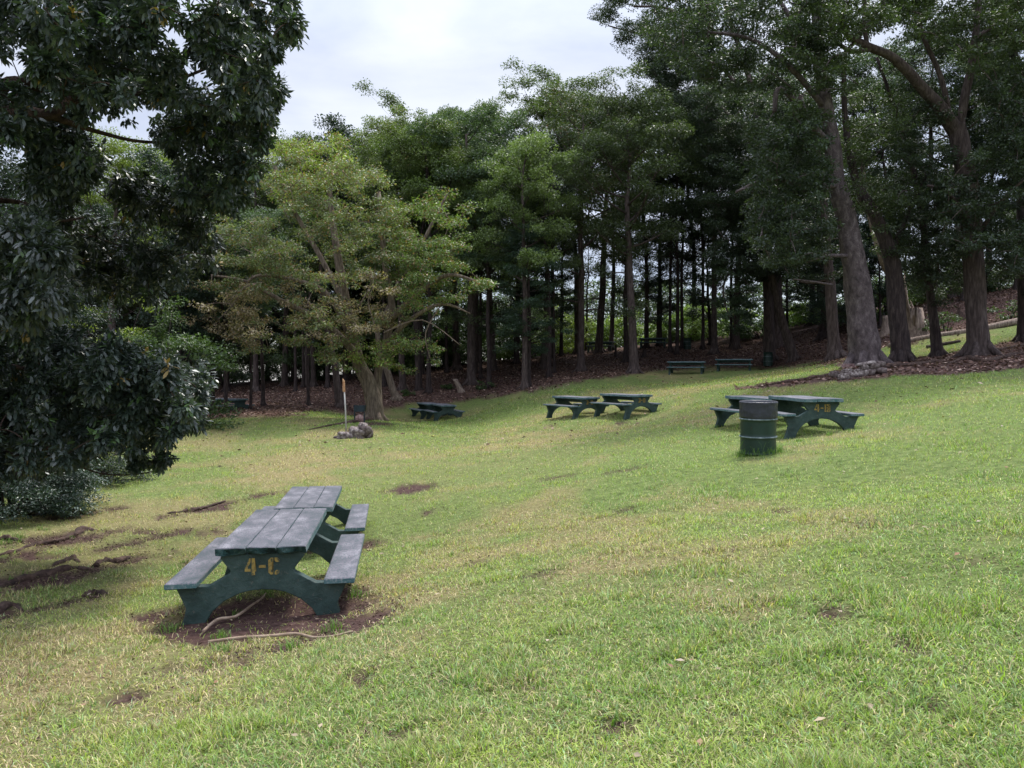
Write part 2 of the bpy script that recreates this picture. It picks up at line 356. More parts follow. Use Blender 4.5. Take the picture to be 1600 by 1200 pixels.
# ------------------------------------------------------------------ grass blades
def unit(v): return v / (np.linalg.norm(v, axis=1)[:, None] + 1e-9)
def build_grass():
    n = 1150000
    inv = rng.uniform(1 / 46, 1 / 2.6, n); r = 1 / inv
    far = rng.uniform(0, 1, n) < .52
    r[far] = 7 + 33 * rng.uniform(0, 1, far.sum()) ** 1.1
    a = rng.uniform(R(-41), R(41), n)
    X = r * np.sin(a); Y = r * np.cos(a)
    Z = gz(X, Y); lt, s, dr = masks(X, Y, Z)
    cl = fbm(X * 3.1, Y * 3.1, 81, 3)                       # tufts
    patch = fbm(X * .9, Y * .9, 91, 3)
    keep = rng.uniform(0, 1, n) < (1 - lt * 1.3) * (1 - s * .93) * np.clip(.2 + cl * 1.3, 0, 1)
    X, Y, Z, r, s, dr, cl, patch = [v[keep] for v in (X, Y, Z, r, s, dr, cl, patch)]; n = len(X)
    Z = Z - s * .025
    tuft = np.clip((cl - .58) * 6, 0, 1)
    Ln = rng.uniform(.028, .066, n) * (1 + tuft * .7) * (1 + np.clip(r - 10, 0, 30) * .02)
    W = rng.uniform(.0032, .0068, n) * np.maximum(1, r / 9.5)
    az = rng.uniform(0, 2 * math.pi, n); lean = rng.uniform(.7, 2.7, n) * (1 - tuft * .35)
    dirh = np.stack([np.cos(az), np.sin(az), np.zeros(n)], 1); side = np.stack([-np.sin(az), np.cos(az), np.zeros(n)], 1)
    up = np.array([0, 0, 1.])
    base = np.stack([X, Y, Z - .004], 1)
    m1 = base + dirh * (np.sin(lean * .6) * Ln * .5)[:, None] + up * (np.cos(lean * .6) * Ln * .5)[:, None]
    tip = m1 + dirh * (np.sin(np.minimum(lean * 1.1, 1.75)) * Ln * .55)[:, None] + up * (np.cos(np.minimum(lean * 1.1, 1.75)) * Ln * .55)[:, None]
    # colours: fresh green, yellow green, blue-green, straw
    fresh = np.array([.185, .275, .075]); yel = np.array([.34, .385, .10]); blue = np.array([.30, .40, .21]); straw = np.array([.56, .45, .28]); brown = np.array([.20, .13, .085])
    u = rng.uniform(0, 1, n); c = np.tile(fresh, (n, 1)); 
    pk = np.clip(patch * 2 - .5, 0, 1)[:, None]; c = c * (1 - pk) + yel * pk
    c[u < .16] = blue
    ps = .21 + dr * .38
    st = rng.uniform(0, 1, n) < ps; c[st] = straw * rng.uniform(.7, 1.15, (st.sum(), 1))
    br = rng.uniform(0, 1, n) < .05 + dr * .10; c[br] = brown
    c *= rng.uniform(.35, 1.5, (n, 1))
    fr = np.clip((.5 - dr) * 1.2, 0, .4)[:, None]; c = c * (1 - fr) + c * np.array([.85, 1.08, .8]) * fr
    w_ = side * W[:, None] * .5
    near = r < 11; fa = ~near
    k = near.sum()
    Vn = np.stack([base[near] - w_[near], base[near] + w_[near], m1[near] - w_[near] * .8, m1[near] + w_[near] * .8, tip[near]], 1).reshape(-1, 3)
    b0 = np.arange(k) * 5
    q = np.stack([b0, b0 + 1, b0 + 3, b0 + 2], 1); t1 = np.stack([b0 + 2, b0 + 3, b0 + 4], 1)
    kf = fa.sum(); Vf = np.stack([base[fa] - w_[fa], base[fa] + w_[fa], tip[fa]], 1).reshape(-1, 3); t2 = np.arange(kf * 3).reshape(-1, 3) + k * 5
    cc = np.vstack([np.repeat(c[near], 5, 0), np.repeat(c[fa], 3, 0)])
    o = link('grass', mesh_np('grass', np.vstack([Vn, Vf]), [q, np.vstack([t1, t2])], cc, False, [M['blade']]))
    tag(o, 'short mown grass with straw coloured dry patches covering the slope', 'grass', kind='stuff')
build_grass()

# tall tufts where the mower does not reach
def tuft_mesh(seed, n, h, spread):
    g = np.random.default_rng(seed); az = g.uniform(0, 6.28, n); rr = g.uniform(0, spread, n)
    b = np.stack([np.cos(az) * rr, np.sin(az) * rr, np.full(n, -.02)], 1)
    a2 = g.uniform(0, 6.28, n); d = np.stack([np.cos(a2), np.sin(a2), np.zeros(n)], 1); s = np.stack([-np.sin(a2), np.cos(a2), np.zeros(n)], 1)
    Ln = g.uniform(.5, 1, n) * h; up = np.array([0, 0, 1.])
    m1 = b + d * (Ln * .12)[:, None] + up * (Ln * .55)[:, None]; m2 = m1 + d * (Ln * .25)[:, None] + up * (Ln * .32)[:, None]; tp = m2 + d * (Ln * .3)[:, None] + up * (Ln * .02)[:, None]
    w_ = s * .0028
    V = np.stack([b - w_, b + w_, m1 - w_, m1 + w_, m2 - w_ * .7, m2 + w_ * .7, tp], 1).reshape(-1, 3); k = np.arange(n) * 7
    q = np.vstack([np.stack([k, k + 1, k + 3, k + 2], 1), np.stack([k + 2, k + 3, k + 5, k + 4], 1)]); t_ = np.stack([k + 4, k + 5, k + 6], 1)
    c = np.repeat(np.array([.12, .20, .05]) * g.uniform(.6, 1.5, (n, 1)), 7, 0)
    return V, q, t_, c
def tufts(name, label, spots, cat='grass tuft'):
    Vs, Q, T, Cc = [], [], [], []; n0 = 0
    for i, (x, y, h, n, sp_) in enumerate(spots):
        V, q, t_, c = tuft_mesh(i + 5, n, h, sp_); V = V + [x, y, gz(x, y)[0]]
        Vs.append(V); Q.append(q + n0); T.append(t_ + n0); Cc.append(c); n0 += len(V)
    o = link(name, mesh_np(name, np.vstack(Vs), [np.vstack(Q), np.vstack(T)], np.vstack(Cc), False, [M['blade']]))
    tag(o, label, cat, kind='stuff')
    return o

# ------------------------------------------------------------------ leaves
def leaf_cloud(c, ax, nrm, Ln, W, col, fine=False):
    n = len(c); ax = unit(ax); s = unit(np.cross(ax, nrm)); nn = np.cross(s, ax); Ln = np.broadcast_to(Ln, (n,))[:, None]; W = np.broadcast_to(W, (n,))[:, None]
    if fine:
        V = np.stack([c, c + ax * Ln * .3 - s * W * .42 - nn * Ln * .02, c + ax * Ln * .3 + s * W * .42 - nn * Ln * .02,
                      c + ax * Ln * .66 - s * W * .46 - nn * Ln * .09, c + ax * Ln * .66 + s * W * .46 - nn * Ln * .09, c + ax * Ln - nn * Ln * .2], 1).reshape(-1, 3)
        k = np.arange(n) * 6
        return V, np.stack([k + 1, k + 2, k + 4, k + 3], 1), np.vstack([np.stack([k, k + 2, k + 1], 1), np.stack([k + 3, k + 4, k + 5], 1)]), np.repeat(col, 6, 0)
    V = np.stack([c, c + ax * Ln * .45 - s * W * .5 + nn * W * .15, c + ax * Ln, c + ax * Ln * .45 + s * W * .5 + nn * W * .15], 1).reshape(-1, 3)
    k = np.arange(n) * 4
    return V, None, np.vstack([np.stack([k, k + 1, k + 2], 1), np.stack([k, k + 2, k + 3], 1)]), np.repeat(col, 4, 0)
def clump_leaves(clumps, leaf, per_m2, g, sub=9, sub_r=.42, flat=.6, jit=.45, odd=None):
    """clumps: list of (centre, radius, tint); leaves sit on smaller sub-clumps spread over each clump"""
    Cs, A, Nn, Ls, Co = [], [], [], [], []
    for (c, r, tint) in clumps:
        d = unit(g.normal(0, 1, (sub, 3))); d[:, 2] = np.abs(d[:, 2]) * .9 - .25
        sc = c + d * r * g.uniform(.35, .95, (sub, 1)) * [1, 1, flat]
        for q_ in sc:
            sr = r * sub_r * g.uniform(.7, 1.3); n = max(6, int(per_m2 * sr * sr * 4))
            e = unit(g.normal(0, 1, (n, 3))); p = q_ + e * sr * (g.uniform(.25, 1, (n, 1)) ** .6) * [1, 1, max(.62, flat)]
            Cs.append(p); A.append(unit(e * [1, 1, .4] + g.normal(0, jit, (n, 3)) + [0, 0, -.25]))
            Nn.append(unit(e * .5 + [0, 0, .8] + g.normal(0, .45, (n, 3)))); Ls.append(leaf * g.uniform(.65, 1.25, n))
            k = np.array(tint) * g.uniform(.8, 1.2); cc = k * g.uniform(.65, 1.4, (n, 1))
            if odd is not None:
                o_ = g.uniform(0, 1, n) < odd[0]; cc[o_] = np.array(odd[1]) * g.uniform(.7, 1.2, (o_.sum(), 1))
            Co.append(cc)
    Cs, A, Nn, Ls, Co = map(np.concatenate, (Cs, A, Nn, Ls, Co))
    return leaf_cloud(Cs, A, Nn, Ls, Ls * .46, Co)
def crown_mesh(name, cl, mat):
    V, q, t_, c = cl
    return mesh_np(name, V, [x for x in (q, t_) if x is not None], c, False, [mat])

# ------------------------------------------------------------------ forest tree kinds
def bez(a, b, c, n):
    t_ = np.linspace(0, 1, n)[:, None]; return a * (1 - t_) ** 2 + b * 2 * t_ * (1 - t_) + c * t_ ** 2
def grow(seed, H, r0, cs, spread, nl, cr, leaf, dens, tint, bark, flat=.6, low=0, wander=.35, odd=None, rise=(.3, .9), top=1.0):
    g = np.random.default_rng(seed); tb = MB()
    k = 11; hs = np.linspace(0, H * .93, k); wob = np.cumsum(g.normal(0, wander / 3, (k, 2)) * np.linspace(.0, 1.3, k)[:, None], 0); wob += np.outer(hs / H, g.normal(0, .35, 2)); wob -= wob[0]
    tp = np.stack([wob[:, 0], wob[:, 1], hs - .25], 1)
    # extra rings near the ground for the flare
    fl = [(-.4, 1.6), (0, 1.4), (.25, 1.15), (.7, 1.02)]
    pts = [np.array([0, 0, h]) for h, _ in fl] + [p for p in tp[1:]]
    rr = [r0 * f for _, f in fl] + [r0 * (1 - .86 * h / (H * .93)) ** .8 for h in hs[1:]]
    tb.tube(pts, rr, 12, .14, seed=seed)
    for a in range(5):
        az = a * 1.257 + g.uniform(-.4, .4); d = np.array([math.cos(az), math.sin(az), 0])
        tb.tube([d * r0 * .5 + [0, 0, .5], d * r0 * 1.4 + [0, 0, .12], d * r0 * g.uniform(2.2, 3.4) + [0, 0, -.12]], [r0 * .35, r0 * .28, r0 * .1], 6, .2, seed=a)
    cl = []
    def trunk_at(h): return np.array([np.interp(h, hs, tp[:, 0]), np.interp(h, hs, tp[:, 1]), h])
    for i in range(nl):
        f = (i + .5) / nl; h = H * (cs + (.93 - cs) * f); az = i * 2.4 + g.uniform(-.5, .5)
        prof = math.sqrt(max(.05, 1 - ((f - .35) / .72) ** 2)) if f > .35 else .6 + .4 * f / .35
        Ln = spread * prof * g.uniform(.65, 1.1); d = np.array([math.cos(az), math.sin(az), 0])
        a = trunk_at(h); up = Ln * g.uniform(*rise); e = a + d * Ln + [0, 0, up]; m_ = a + d * Ln * .5 + [0, 0, up * .25]
        pp = bez(a, m_, e, 5); r1 = r0 * (1 - .8 * h / H) * .5
        tb.tube(pp, np.linspace(r1, r1 * .25, 5), 5, 0, seed=i)
        cl.append((e, cr * g.uniform(.75, 1.2), np.array(tint)))
        if Ln > spread * .4: cl.append((pp[3] + g.normal(0, .35, 3), cr * g.uniform(.55, .9), np.array(tint)))
        for s_ in range(2):
            e2 = pp[3] + g.normal(0, 1, 3) * [cr, cr, cr * .45] * .9 + [0, 0, .2]; tb.tube(bez(pp[2], (pp[2] + e2) / 2 + [0, 0, .15], e2, 4), [r1 * .35, r1 * .25, r1 * .18, r1 * .1], 4, 0)
            cl.append((e2, cr * g.uniform(.5, .85), np.array(tint)))
    t0 = trunk_at(H * .92)
    for s_ in range(int(4 * top)): cl.append((t0 + g.normal(0, 1, 3) * [cr * .8, cr * .8, cr * .3], cr * g.uniform(.6, .95), np.array(tint)))
    for s_ in range(low):
        h = H * g.uniform(.2, max(.3, cs)); az = g.uniform(0, 6.28); a = trunk_at(h); e = a + np.array([math.cos(az), math.sin(az), g.uniform(-.1, .4)]) * spread * g.uniform(.3, .7)
        tb.tube(bez(a, (a + e) / 2 + [0, 0, .2], e, 4), [.05, .04, .03, .015], 4, 0); cl.append((e, cr * g.uniform(.5, .8), np.array(tint) * .9))
    return (tb.mesh('trunk', [bark]), crown_mesh('crown', clump_leaves(cl, leaf, dens, g, flat=flat, odd=odd), M['leaf']), H)
GR = (.070, .092, .046); DK = (.043, .060, .039); YL = (.10, .125, .035)
KIND = {
 'open':   grow(19, 15, .15, .26, 3.0, 15, .8, .17, 60, DK, M['bark_dark'], .9, low=3),
 'dome':   grow(11, 17, .22, .40, 3.3, 16, 1.15, .155, 100, GR, M['bark'], .85, low=3),
 'slim':   grow(12, 17, .17, .44, 2.4, 14, 1.0, .15, 90, GR, M['bark_dark'], .9, low=6),
 'broad':  grow(13, 17.5, .30, .38, 4.3, 18, 1.35, .16, 92, GR, M['bark'], .8, low=3),
 'pole':   grow(14, 16, .12, .50, 1.8, 10, .9, .17, 58, DK, M['bark_dark'], .6, low=6, wander=.15),
 'bushy':  grow(15, 15, .20, .16, 3.4, 22, 1.25, .20, 58, DK, M['bark_dark'], .75, low=5),
 'tiered': grow(16, 16, .24, .16, 2.9, 20, 1.15, .17, 65, DK, M['bark_dark'], .34, low=2, rise=(.0, .3)),
 'umbrella': grow(17, 18, .20, .66, 3.2, 12, 1.15, .15, 90, GR, M['bark'], .65, rise=(.5, 1.0), low=2),
 'airy':   grow(18, 17, .24, .42, 3.4, 15, .95, .145, 78, GR, M['bark'], .5, odd=(.06, (.16, .09, .05)), low=3, rise=(.5, 1.2)),
}
def place_tree(kind, px, py, top, label, group=None, tint=(1, 1, 1), d=None, lean=(0, 0), name='forest_tree', rz=None):
    tm, cm, H0 = KIND[kind]
    p = hit(px, py, 20) if d is None else None
    if p is None:
        q_ = P(px, py, d); p = np.array([q_[0], d, gz(q_[0], d)[0]])
    H = P(px, top, p[1])[2] - p[2]; s = H / H0 * .96
    root = thing(name, label, 'tree', p, random.uniform(0, 6.28) if rz is None else rz, group)
    root.scale = (s, s, s)
    if lean != (0, 0): root.rotation_euler = (lean[0], lean[1], 0)
    link('trunk', tm, root); cr_ = link('crown', cm, root); cr_.color = (*tint, 1)
    return root
GB = 'trees of the grove behind the lawn'
T1 = (1, 1, 1); T2 = (1.3, 1.35, 1.0); T3 = (.8, .9, 1.05); T4 = (1.3, 1.32, 1.05)
trees = [
 ('bushy', 333, 645, 350, 'leftmost dark trunk of the grove, thick and close beside its thinner twin', T3),
 ('slim', 353, 646, 330, 'thinner brown trunk touching the leftmost thick dark one', T3),
 ('pole', 392, 640, 320, 'very thin faint trunk between the leftmost pair and the straight black one', T1),
 ('slim', 411, 634, 300, 'straight black trunk standing alone left of the yellow green tree', T3),
 ('pole', 462, 612, 260, 'left one of two slim trunks close together under the yellow green tree', T1),
 ('pole', 474, 606, 262, 'right one of two slim trunks close together under the yellow green tree', T2),
 ('pole', 482, 634, 285, 'short looking black trunk whose foot is nearer, under the yellow green tree', T3),
 ('slim', 512, 606, 240, 'dark trunk far behind the leaning reddish one left of the white pole', T1),
 ('slim', 600, 604, 235, 'black trunk just right of the fork of the yellow green tree', T1),
 ('dome', 629, 610, 195, 'tree with black trunk base right of the pale leaning stem', T2),
 ('pole', 652, 608, 210, 'thin dark trunk just left of the grey based one above the left picnic tables', T2),
 ('slim', 670, 614, 190, 'trunk with a pale grey foot above the right end of the left picnic tables', T2),
 ('pole', 698, 582, 175, 'thin black trunk far back above the short leaning stump', T1),
 ('dome', 713, 578, 150, 'far trunk flaring at its foot behind the short leaning stump', T1),
 ('broad', 736, 601, 165, 'thick brown trunk right of the short leaning stump', T3),
 ('pole', 751, 592, 205, 'thin dark trunk right behind the thick brown one beside the leaning stump', T1),
 ('slim', 764, 606, 200, 'slender reddish trunk with low ferny plants at its foot', T1),
 ('dome', 820, 607, 188, 'stout tree with bright rounded crown whose trunk stands nearest mid lawn edge', T4),
 ('tiered', 826, 604, 330, 'low layered dark tree clinging round the stout trunk at mid lawn edge', (.95, 1.1, 1.15)),
 ('slim', 858, 590, 215, 'left one of two thin trunks leaning together right of the stout trunk', T1),
 ('pole', 866, 583, 260, 'right one of two thin trunks leaning together right of the stout trunk', T3),
 ('slim', 877, 557, 225, 'far trunk curving at its foot against bright bushes', T1),
 ('airy', 908, 580, 122, 'tall slender tree whose foot reaches down the litter slope mid photo', T1),
 ('umbrella', 902, 553, 118, 'high topped tree directly behind the slender one mid photo', T2),
 ('broad', 936, 552, 150, 'thick double trunk in front of the far left picnic table in the grove', T1),
 ('slim', 978, 566, 160, 'dark trunk touching the stout brown one at the lawn corner', T1),
 ('broad', 991, 583, 130, 'stout brown trunk standing at the corner of lawn and litter mid right', T1),
 ('slim', 1029, 541, 170, 'trunk behind the right end of the far picnic table in the grove', T1),
 ('pole', 1047, 551, 150, 'leftmost of three straight black poles of trees', T1),
 ('pole', 1058, 554, 140, 'middle one of three straight black poles of trees', T1),
 ('pole', 1066, 545, 150, 'rightmost of three straight black poles of trees', T3),
 ('pole', 1098, 546, 150, 'single thin black trunk between the three poles and the curved trunk', T1),
 ('dome', 1116, 553, 130, 'trunk curving left above its foot behind the two far picnic tables', T3),
 ('pole', 1143, 543, 180, 'small dark trunk half hidden by hanging foliage', T3),
]
for kd, px, py, tp_, lab, ti in trees:
    j_ = random.uniform(.9, 1.75)
    place_tree(kd, px, py, tp_, lab, GB, tuple(x * j_ for x in ti))
# farther rows, seen only between the nearer trunks
GF = 'far trees filling the back of the grove'
k_ = 0
for px in list(range(-60, 860, 30)):
    k_ += 1
    dd = random.uniform(50, 66)
    place_tree(random.choice(['bushy', 'dome', 'broad', 'tiered', 'bushy']), px + random.uniform(-12, 12), 560, random.uniform(235, 330) - (60 if px > 420 else 0), 'dark tree deep in the grove seen only between nearer trunks', GF, tuple(np.array(random.choice([T1, T3, T3, T2])) * .9), d=dd, name='distant_tree')
for px, tp_, kd in [(650, 165, 'umbrella'), (715, 150, 'umbrella'), (745, 165, 'umbrella'), (600, 178, 'dome'), (850, 120, 'umbrella'), (445, 190, 'dome'), (490, 210, 'umbrella'), (400, 225, 'dome')]:
    place_tree(kd, px, 570, tp_, 'tall tree behind the grove whose crown top shows against the sky', 'crown tops against the sky', T2 if px > 500 else T4, d=random.uniform(50, 58), name='tall_tree')
for px, tp_, kd, dd in [(955, 190, 'umbrella', 60), (1010, 150, 'slim', 58), (1085, 120, 'umbrella', 62), (1150, 100, 'dome', 55), (1215, 90, 'broad', 52), (1270, 120, 'bushy', 58), (1330, 60, 'dome', 52),
                        (1385, 90, 'slim', 50), (1440, 30, 'dome', 54), (1490, 80, 'broad', 50), (1545, 60, 'slim', 52), (1590, 20, 'dome', 50), (1650, 60, 'bushy', 48), (1700, 0, 'broad', 45)]:
    place_tree(kd, px, 560, tp_, 'dark tree deep behind the big right hand trunks', 'trees behind the right hand trunks', T3, d=dd, name='distant_tree')
for px in range(800, 1290, 60):
    place_tree(random.choice(['open', 'open', 'tiered', 'bushy']), px + random.uniform(-10, 10), 560, random.uniform(300, 360), 'low branched dark tree at the back of the open middle of the grove', 'low branched trees at the back of the grove', T3, d=random.uniform(57, 63), name='distant_tree')
for px in range(1300, 1640, 40):
    place_tree(random.choice(['open', 'bushy']), px + random.uniform(-10, 10), 560, random.uniform(250, 330), 'dark tree on the bank behind the big right hand trunks', 'trees on the bank at the right', T3, d=random.uniform(44, 52), name='distant_tree')
# left side, behind the overhanging foreground tree
for px, py, tp_, kd, lab, ti, dd in [(-90, 700, 120, 'bushy', 'dark bushy tree at the far left edge behind the overhanging boughs', T3, 23),
        (60, 690, 300, 'bushy', 'dark tree left of the yellow green shrubby one, behind the overhanging boughs', T3, 27),
        (170, 670, 200, 'broad', 'tree with bright yellow green crown glimpsed through the overhanging boughs', (2.4, 2.3, 1.0), 40),
        (285, 655, 250, 'bushy', 'dark tree between the overhanging boughs and the yellow green tree', T3, 36)]:
    place_tree(kd, px, py, tp_, lab, None, ti, d=dd)

# ------------------------------------------------------------------ bushes
def bush(name, label, p, h, wd, tint, seed, leaf=.1, dens=160, group=None, n=16, cat='bush', mat='leaf', odd=None):
    g = np.random.default_rng(seed); root = thing(name, label, cat, p, 0, group); tb = MB(); cl = []
    for i in range(n):
        az = g.uniform(0, 6.28); rr = math.sqrt(g.uniform(0, 1)) * wd; z = h * g.uniform(.04, 1) * (1 - .5 * (rr / wd) ** 2)
        c_ = np.array([math.cos(az) * rr, math.sin(az) * rr, z]); cl.append((c_, min(h, wd) * g.uniform(.25, .42), np.array(tint)))
        tb.tube(bez(np.array([math.cos(az) * rr * .2, math.sin(az) * rr * .2, -.1]), np.array([c_[0] * .4, c_[1] * .4, z * .7]), c_, 4), [.03, .022, .015, .008], 4, 0)
    link('stems', tb.mesh('stems', [M['bark_dark']]), root)
    link('foliage', crown_mesh('foliage', clump_leaves(cl, leaf, dens, g, sub=7, odd=odd), M[mat]), root)
    return root
def at_d(px, d): q_ = P(px, 580, d); return np.array([q_[0], d, gz(q_[0], d)[0]])
GS = 'sunlit bushes beyond the grove'
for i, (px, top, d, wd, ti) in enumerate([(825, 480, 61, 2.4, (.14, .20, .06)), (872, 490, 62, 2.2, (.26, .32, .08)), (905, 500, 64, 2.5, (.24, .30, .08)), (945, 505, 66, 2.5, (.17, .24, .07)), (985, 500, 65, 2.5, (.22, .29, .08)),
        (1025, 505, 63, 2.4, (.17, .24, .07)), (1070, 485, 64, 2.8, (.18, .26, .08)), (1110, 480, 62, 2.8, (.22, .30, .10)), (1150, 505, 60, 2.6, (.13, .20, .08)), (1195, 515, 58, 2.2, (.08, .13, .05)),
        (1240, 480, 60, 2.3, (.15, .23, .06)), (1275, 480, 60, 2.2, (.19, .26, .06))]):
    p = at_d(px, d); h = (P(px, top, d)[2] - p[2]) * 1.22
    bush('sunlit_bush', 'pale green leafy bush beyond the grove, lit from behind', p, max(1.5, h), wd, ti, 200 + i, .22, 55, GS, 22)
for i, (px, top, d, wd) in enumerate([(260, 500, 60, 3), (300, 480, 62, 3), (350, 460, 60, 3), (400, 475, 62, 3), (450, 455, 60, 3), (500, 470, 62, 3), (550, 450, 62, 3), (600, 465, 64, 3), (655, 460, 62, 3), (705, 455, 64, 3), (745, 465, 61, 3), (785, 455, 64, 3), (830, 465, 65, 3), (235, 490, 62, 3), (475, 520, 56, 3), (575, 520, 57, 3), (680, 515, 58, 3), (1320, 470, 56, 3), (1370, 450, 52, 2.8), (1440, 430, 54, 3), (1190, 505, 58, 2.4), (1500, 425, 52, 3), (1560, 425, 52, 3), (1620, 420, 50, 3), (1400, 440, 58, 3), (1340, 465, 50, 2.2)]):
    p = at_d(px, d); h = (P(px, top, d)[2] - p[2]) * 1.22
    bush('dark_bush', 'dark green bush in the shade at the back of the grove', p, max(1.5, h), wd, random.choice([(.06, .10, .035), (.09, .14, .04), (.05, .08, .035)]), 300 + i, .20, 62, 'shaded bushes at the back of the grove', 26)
for i, (px, py, h, lab) in enumerate([(700, 608, .35, 'low ferny plant just left of the leaning stump'), (757, 607, .5, 'low ferny plants right of the leaning stump'), (635, 618, .35, 'low green plant at the foot of the pale leaning stem'),
        (1478, 520, 1.0, 'grey green fern clump behind the log at the right'), (1455, 515, .9, 'leafy clump behind the slim trunk near the log'), (1575, 500, .9, 'tall weeds at the right end of the log')]):
    p = hit(px, py, 25); bush('fern', lab, p, h, h * 1.1, (.07, .11, .045), 400 + i, .14, 120, None, 8, 'fern')
p = hit(15, 818); bush('shrub', 'dense blue green shrub at the left edge under the overhanging boughs', p + [-.5, .8, 0], 1.9, 1.35, (.045, .078, .05), 420, .05, 800, None, 70, 'shrub', 'leaf_gloss')
p = hit(70, 770); bush('shrub', 'dull grey green shrub right of the dense left edge shrub', p + [.1, 1.2, 0], 1.5, 1.3, (.040, .056, .040), 421, .06, 420, None, 40, 'shrub')
p = hit(30, 720, 14); bush('shrub', 'tall dark shrub behind the dense left edge shrub', p + [-1.2, 2.5, 0], 3.4, 2.6, (.03, .048, .03), 422, .10, 220, None, 40, 'shrub')
p = at_d(-60, 19); bush('shrub', 'broad dark shrub closing the view at the left edge', p, 4.6, 3.0, (.032, .05, .03), 423, .12, 160, None, 44, 'shrub')
p = at_d(175, 30); bush('shrub', 'bright yellow green shrub glimpsed behind the left boughs', p, 5.2, 2.3, (.20, .25, .05), 424, .13, 120, None, 40, 'shrub')
p = at_d(250, 29); bush('shrub', 'dark green spreading shrub right of the bright yellow green one', p, 4.9, 2.2, (.07, .11, .04), 425, .13, 120, None, 36, 'shrub')
# woods on the far side of the gully, too far to tell one tree from the next
g_ = np.random.default_rng(77); cl = []
for px in np.arange(120, 1720, 7.):
    d = g_.uniform(96, 118); top = (462 if 840 < px < 1170 else 425) + 22 * (vnoise(np.array([px / 55.]), np.array([0.]), s=3)[0] - .5) * 2 + g_.uniform(-8, 8)
    for k in range(7):
        y_ = top + (575 - top) * (k + g_.uniform(0, .8)) / 7; cl.append((P(px, y_, d), g_.uniform(1.3, 2.2), np.array((.075, .105, .065)) * g_.uniform(.7, 1.3)))
tag(link('far_woods', crown_mesh('far_woods', clump_leaves(cl, .55, 7, g_, sub=5), M['leaf'])), 'pale green woods on the far side beyond the grove', 'woods', kind='stuff')
# far conifers beyond the bushes
tb = MB(); g_ = np.random.default_rng(5); tb.tube([[0, 0, -.3], [0, 0, 9]], [.16, .02], 7, .1)
cl = [(np.array([0, 0, h]) + np.array([math.cos(h * 5), math.sin(h * 5), 0]) * (1 - h / 9.2) * 1.0, .35 + (1 - h / 9.2) * .8, np.array((.07, .11, .06))) for h in np.linspace(1, 9, 30)]
cm_ = crown_mesh('crown', clump_leaves(cl, .22, 45, g_, sub=5), M['leaf']); tm_ = tb.mesh('trunk', [M['bark_dark']])
for px, top in [(1073, 462), (1090, 450), (1105, 470), (1040, 470), (1000, 475), (880, 480), (1128, 475)]:
    p = at_d(px, 78 + random.uniform(-3, 5)); h = P(px, top, p[1])[2] - p[2]
    r_ = thing('conifer', 'small pointed conifer far off beyond the sunlit bushes', 'conifer', p, random.uniform(0, 6), 'conifers beyond the bushes'); r_.scale = (h / 9,) * 3
    link('trunk', tm_, r_); link('crown', cm_, r_)

# ------------------------------------------------------------------ trees modelled one by one
def limb_pts(l, d0):
    """[(px,py,width_px,ddepth)] -> points, radii"""
    pts, rr = [], []
    for e in l:
        d = d0 + (e[3] if len(e) > 3 else 0); pts.append(P(e[0], e[1], d)); rr.append(e[2] * d / F / 2)
    return np.array(pts), np.array(rr)
def smooth_line(p, r, k=4):
    n = len(p)
    if n < 3: return p, r
    t_ = np.linspace(0, n - 1, (n - 1) * k + 1); out = np.zeros((len(t_), 3)); i = np.minimum(t_.astype(int), n - 2); f = (t_ - i)[:, None]
    pm = p[np.maximum(i - 1, 0)]; p0 = p[i]; p1 = p[i + 1]; p2 = p[np.minimum(i + 2, n - 1)]
    out = .5 * ((2 * p0) + (-pm + p1) * f + (2 * pm - 5 * p0 + 4 * p1 - p2) * f ** 2 + (-pm + 3 * p0 - 3 * p1 + p2) * f ** 3)
    return out, np.interp(t_, np.arange(n), r)
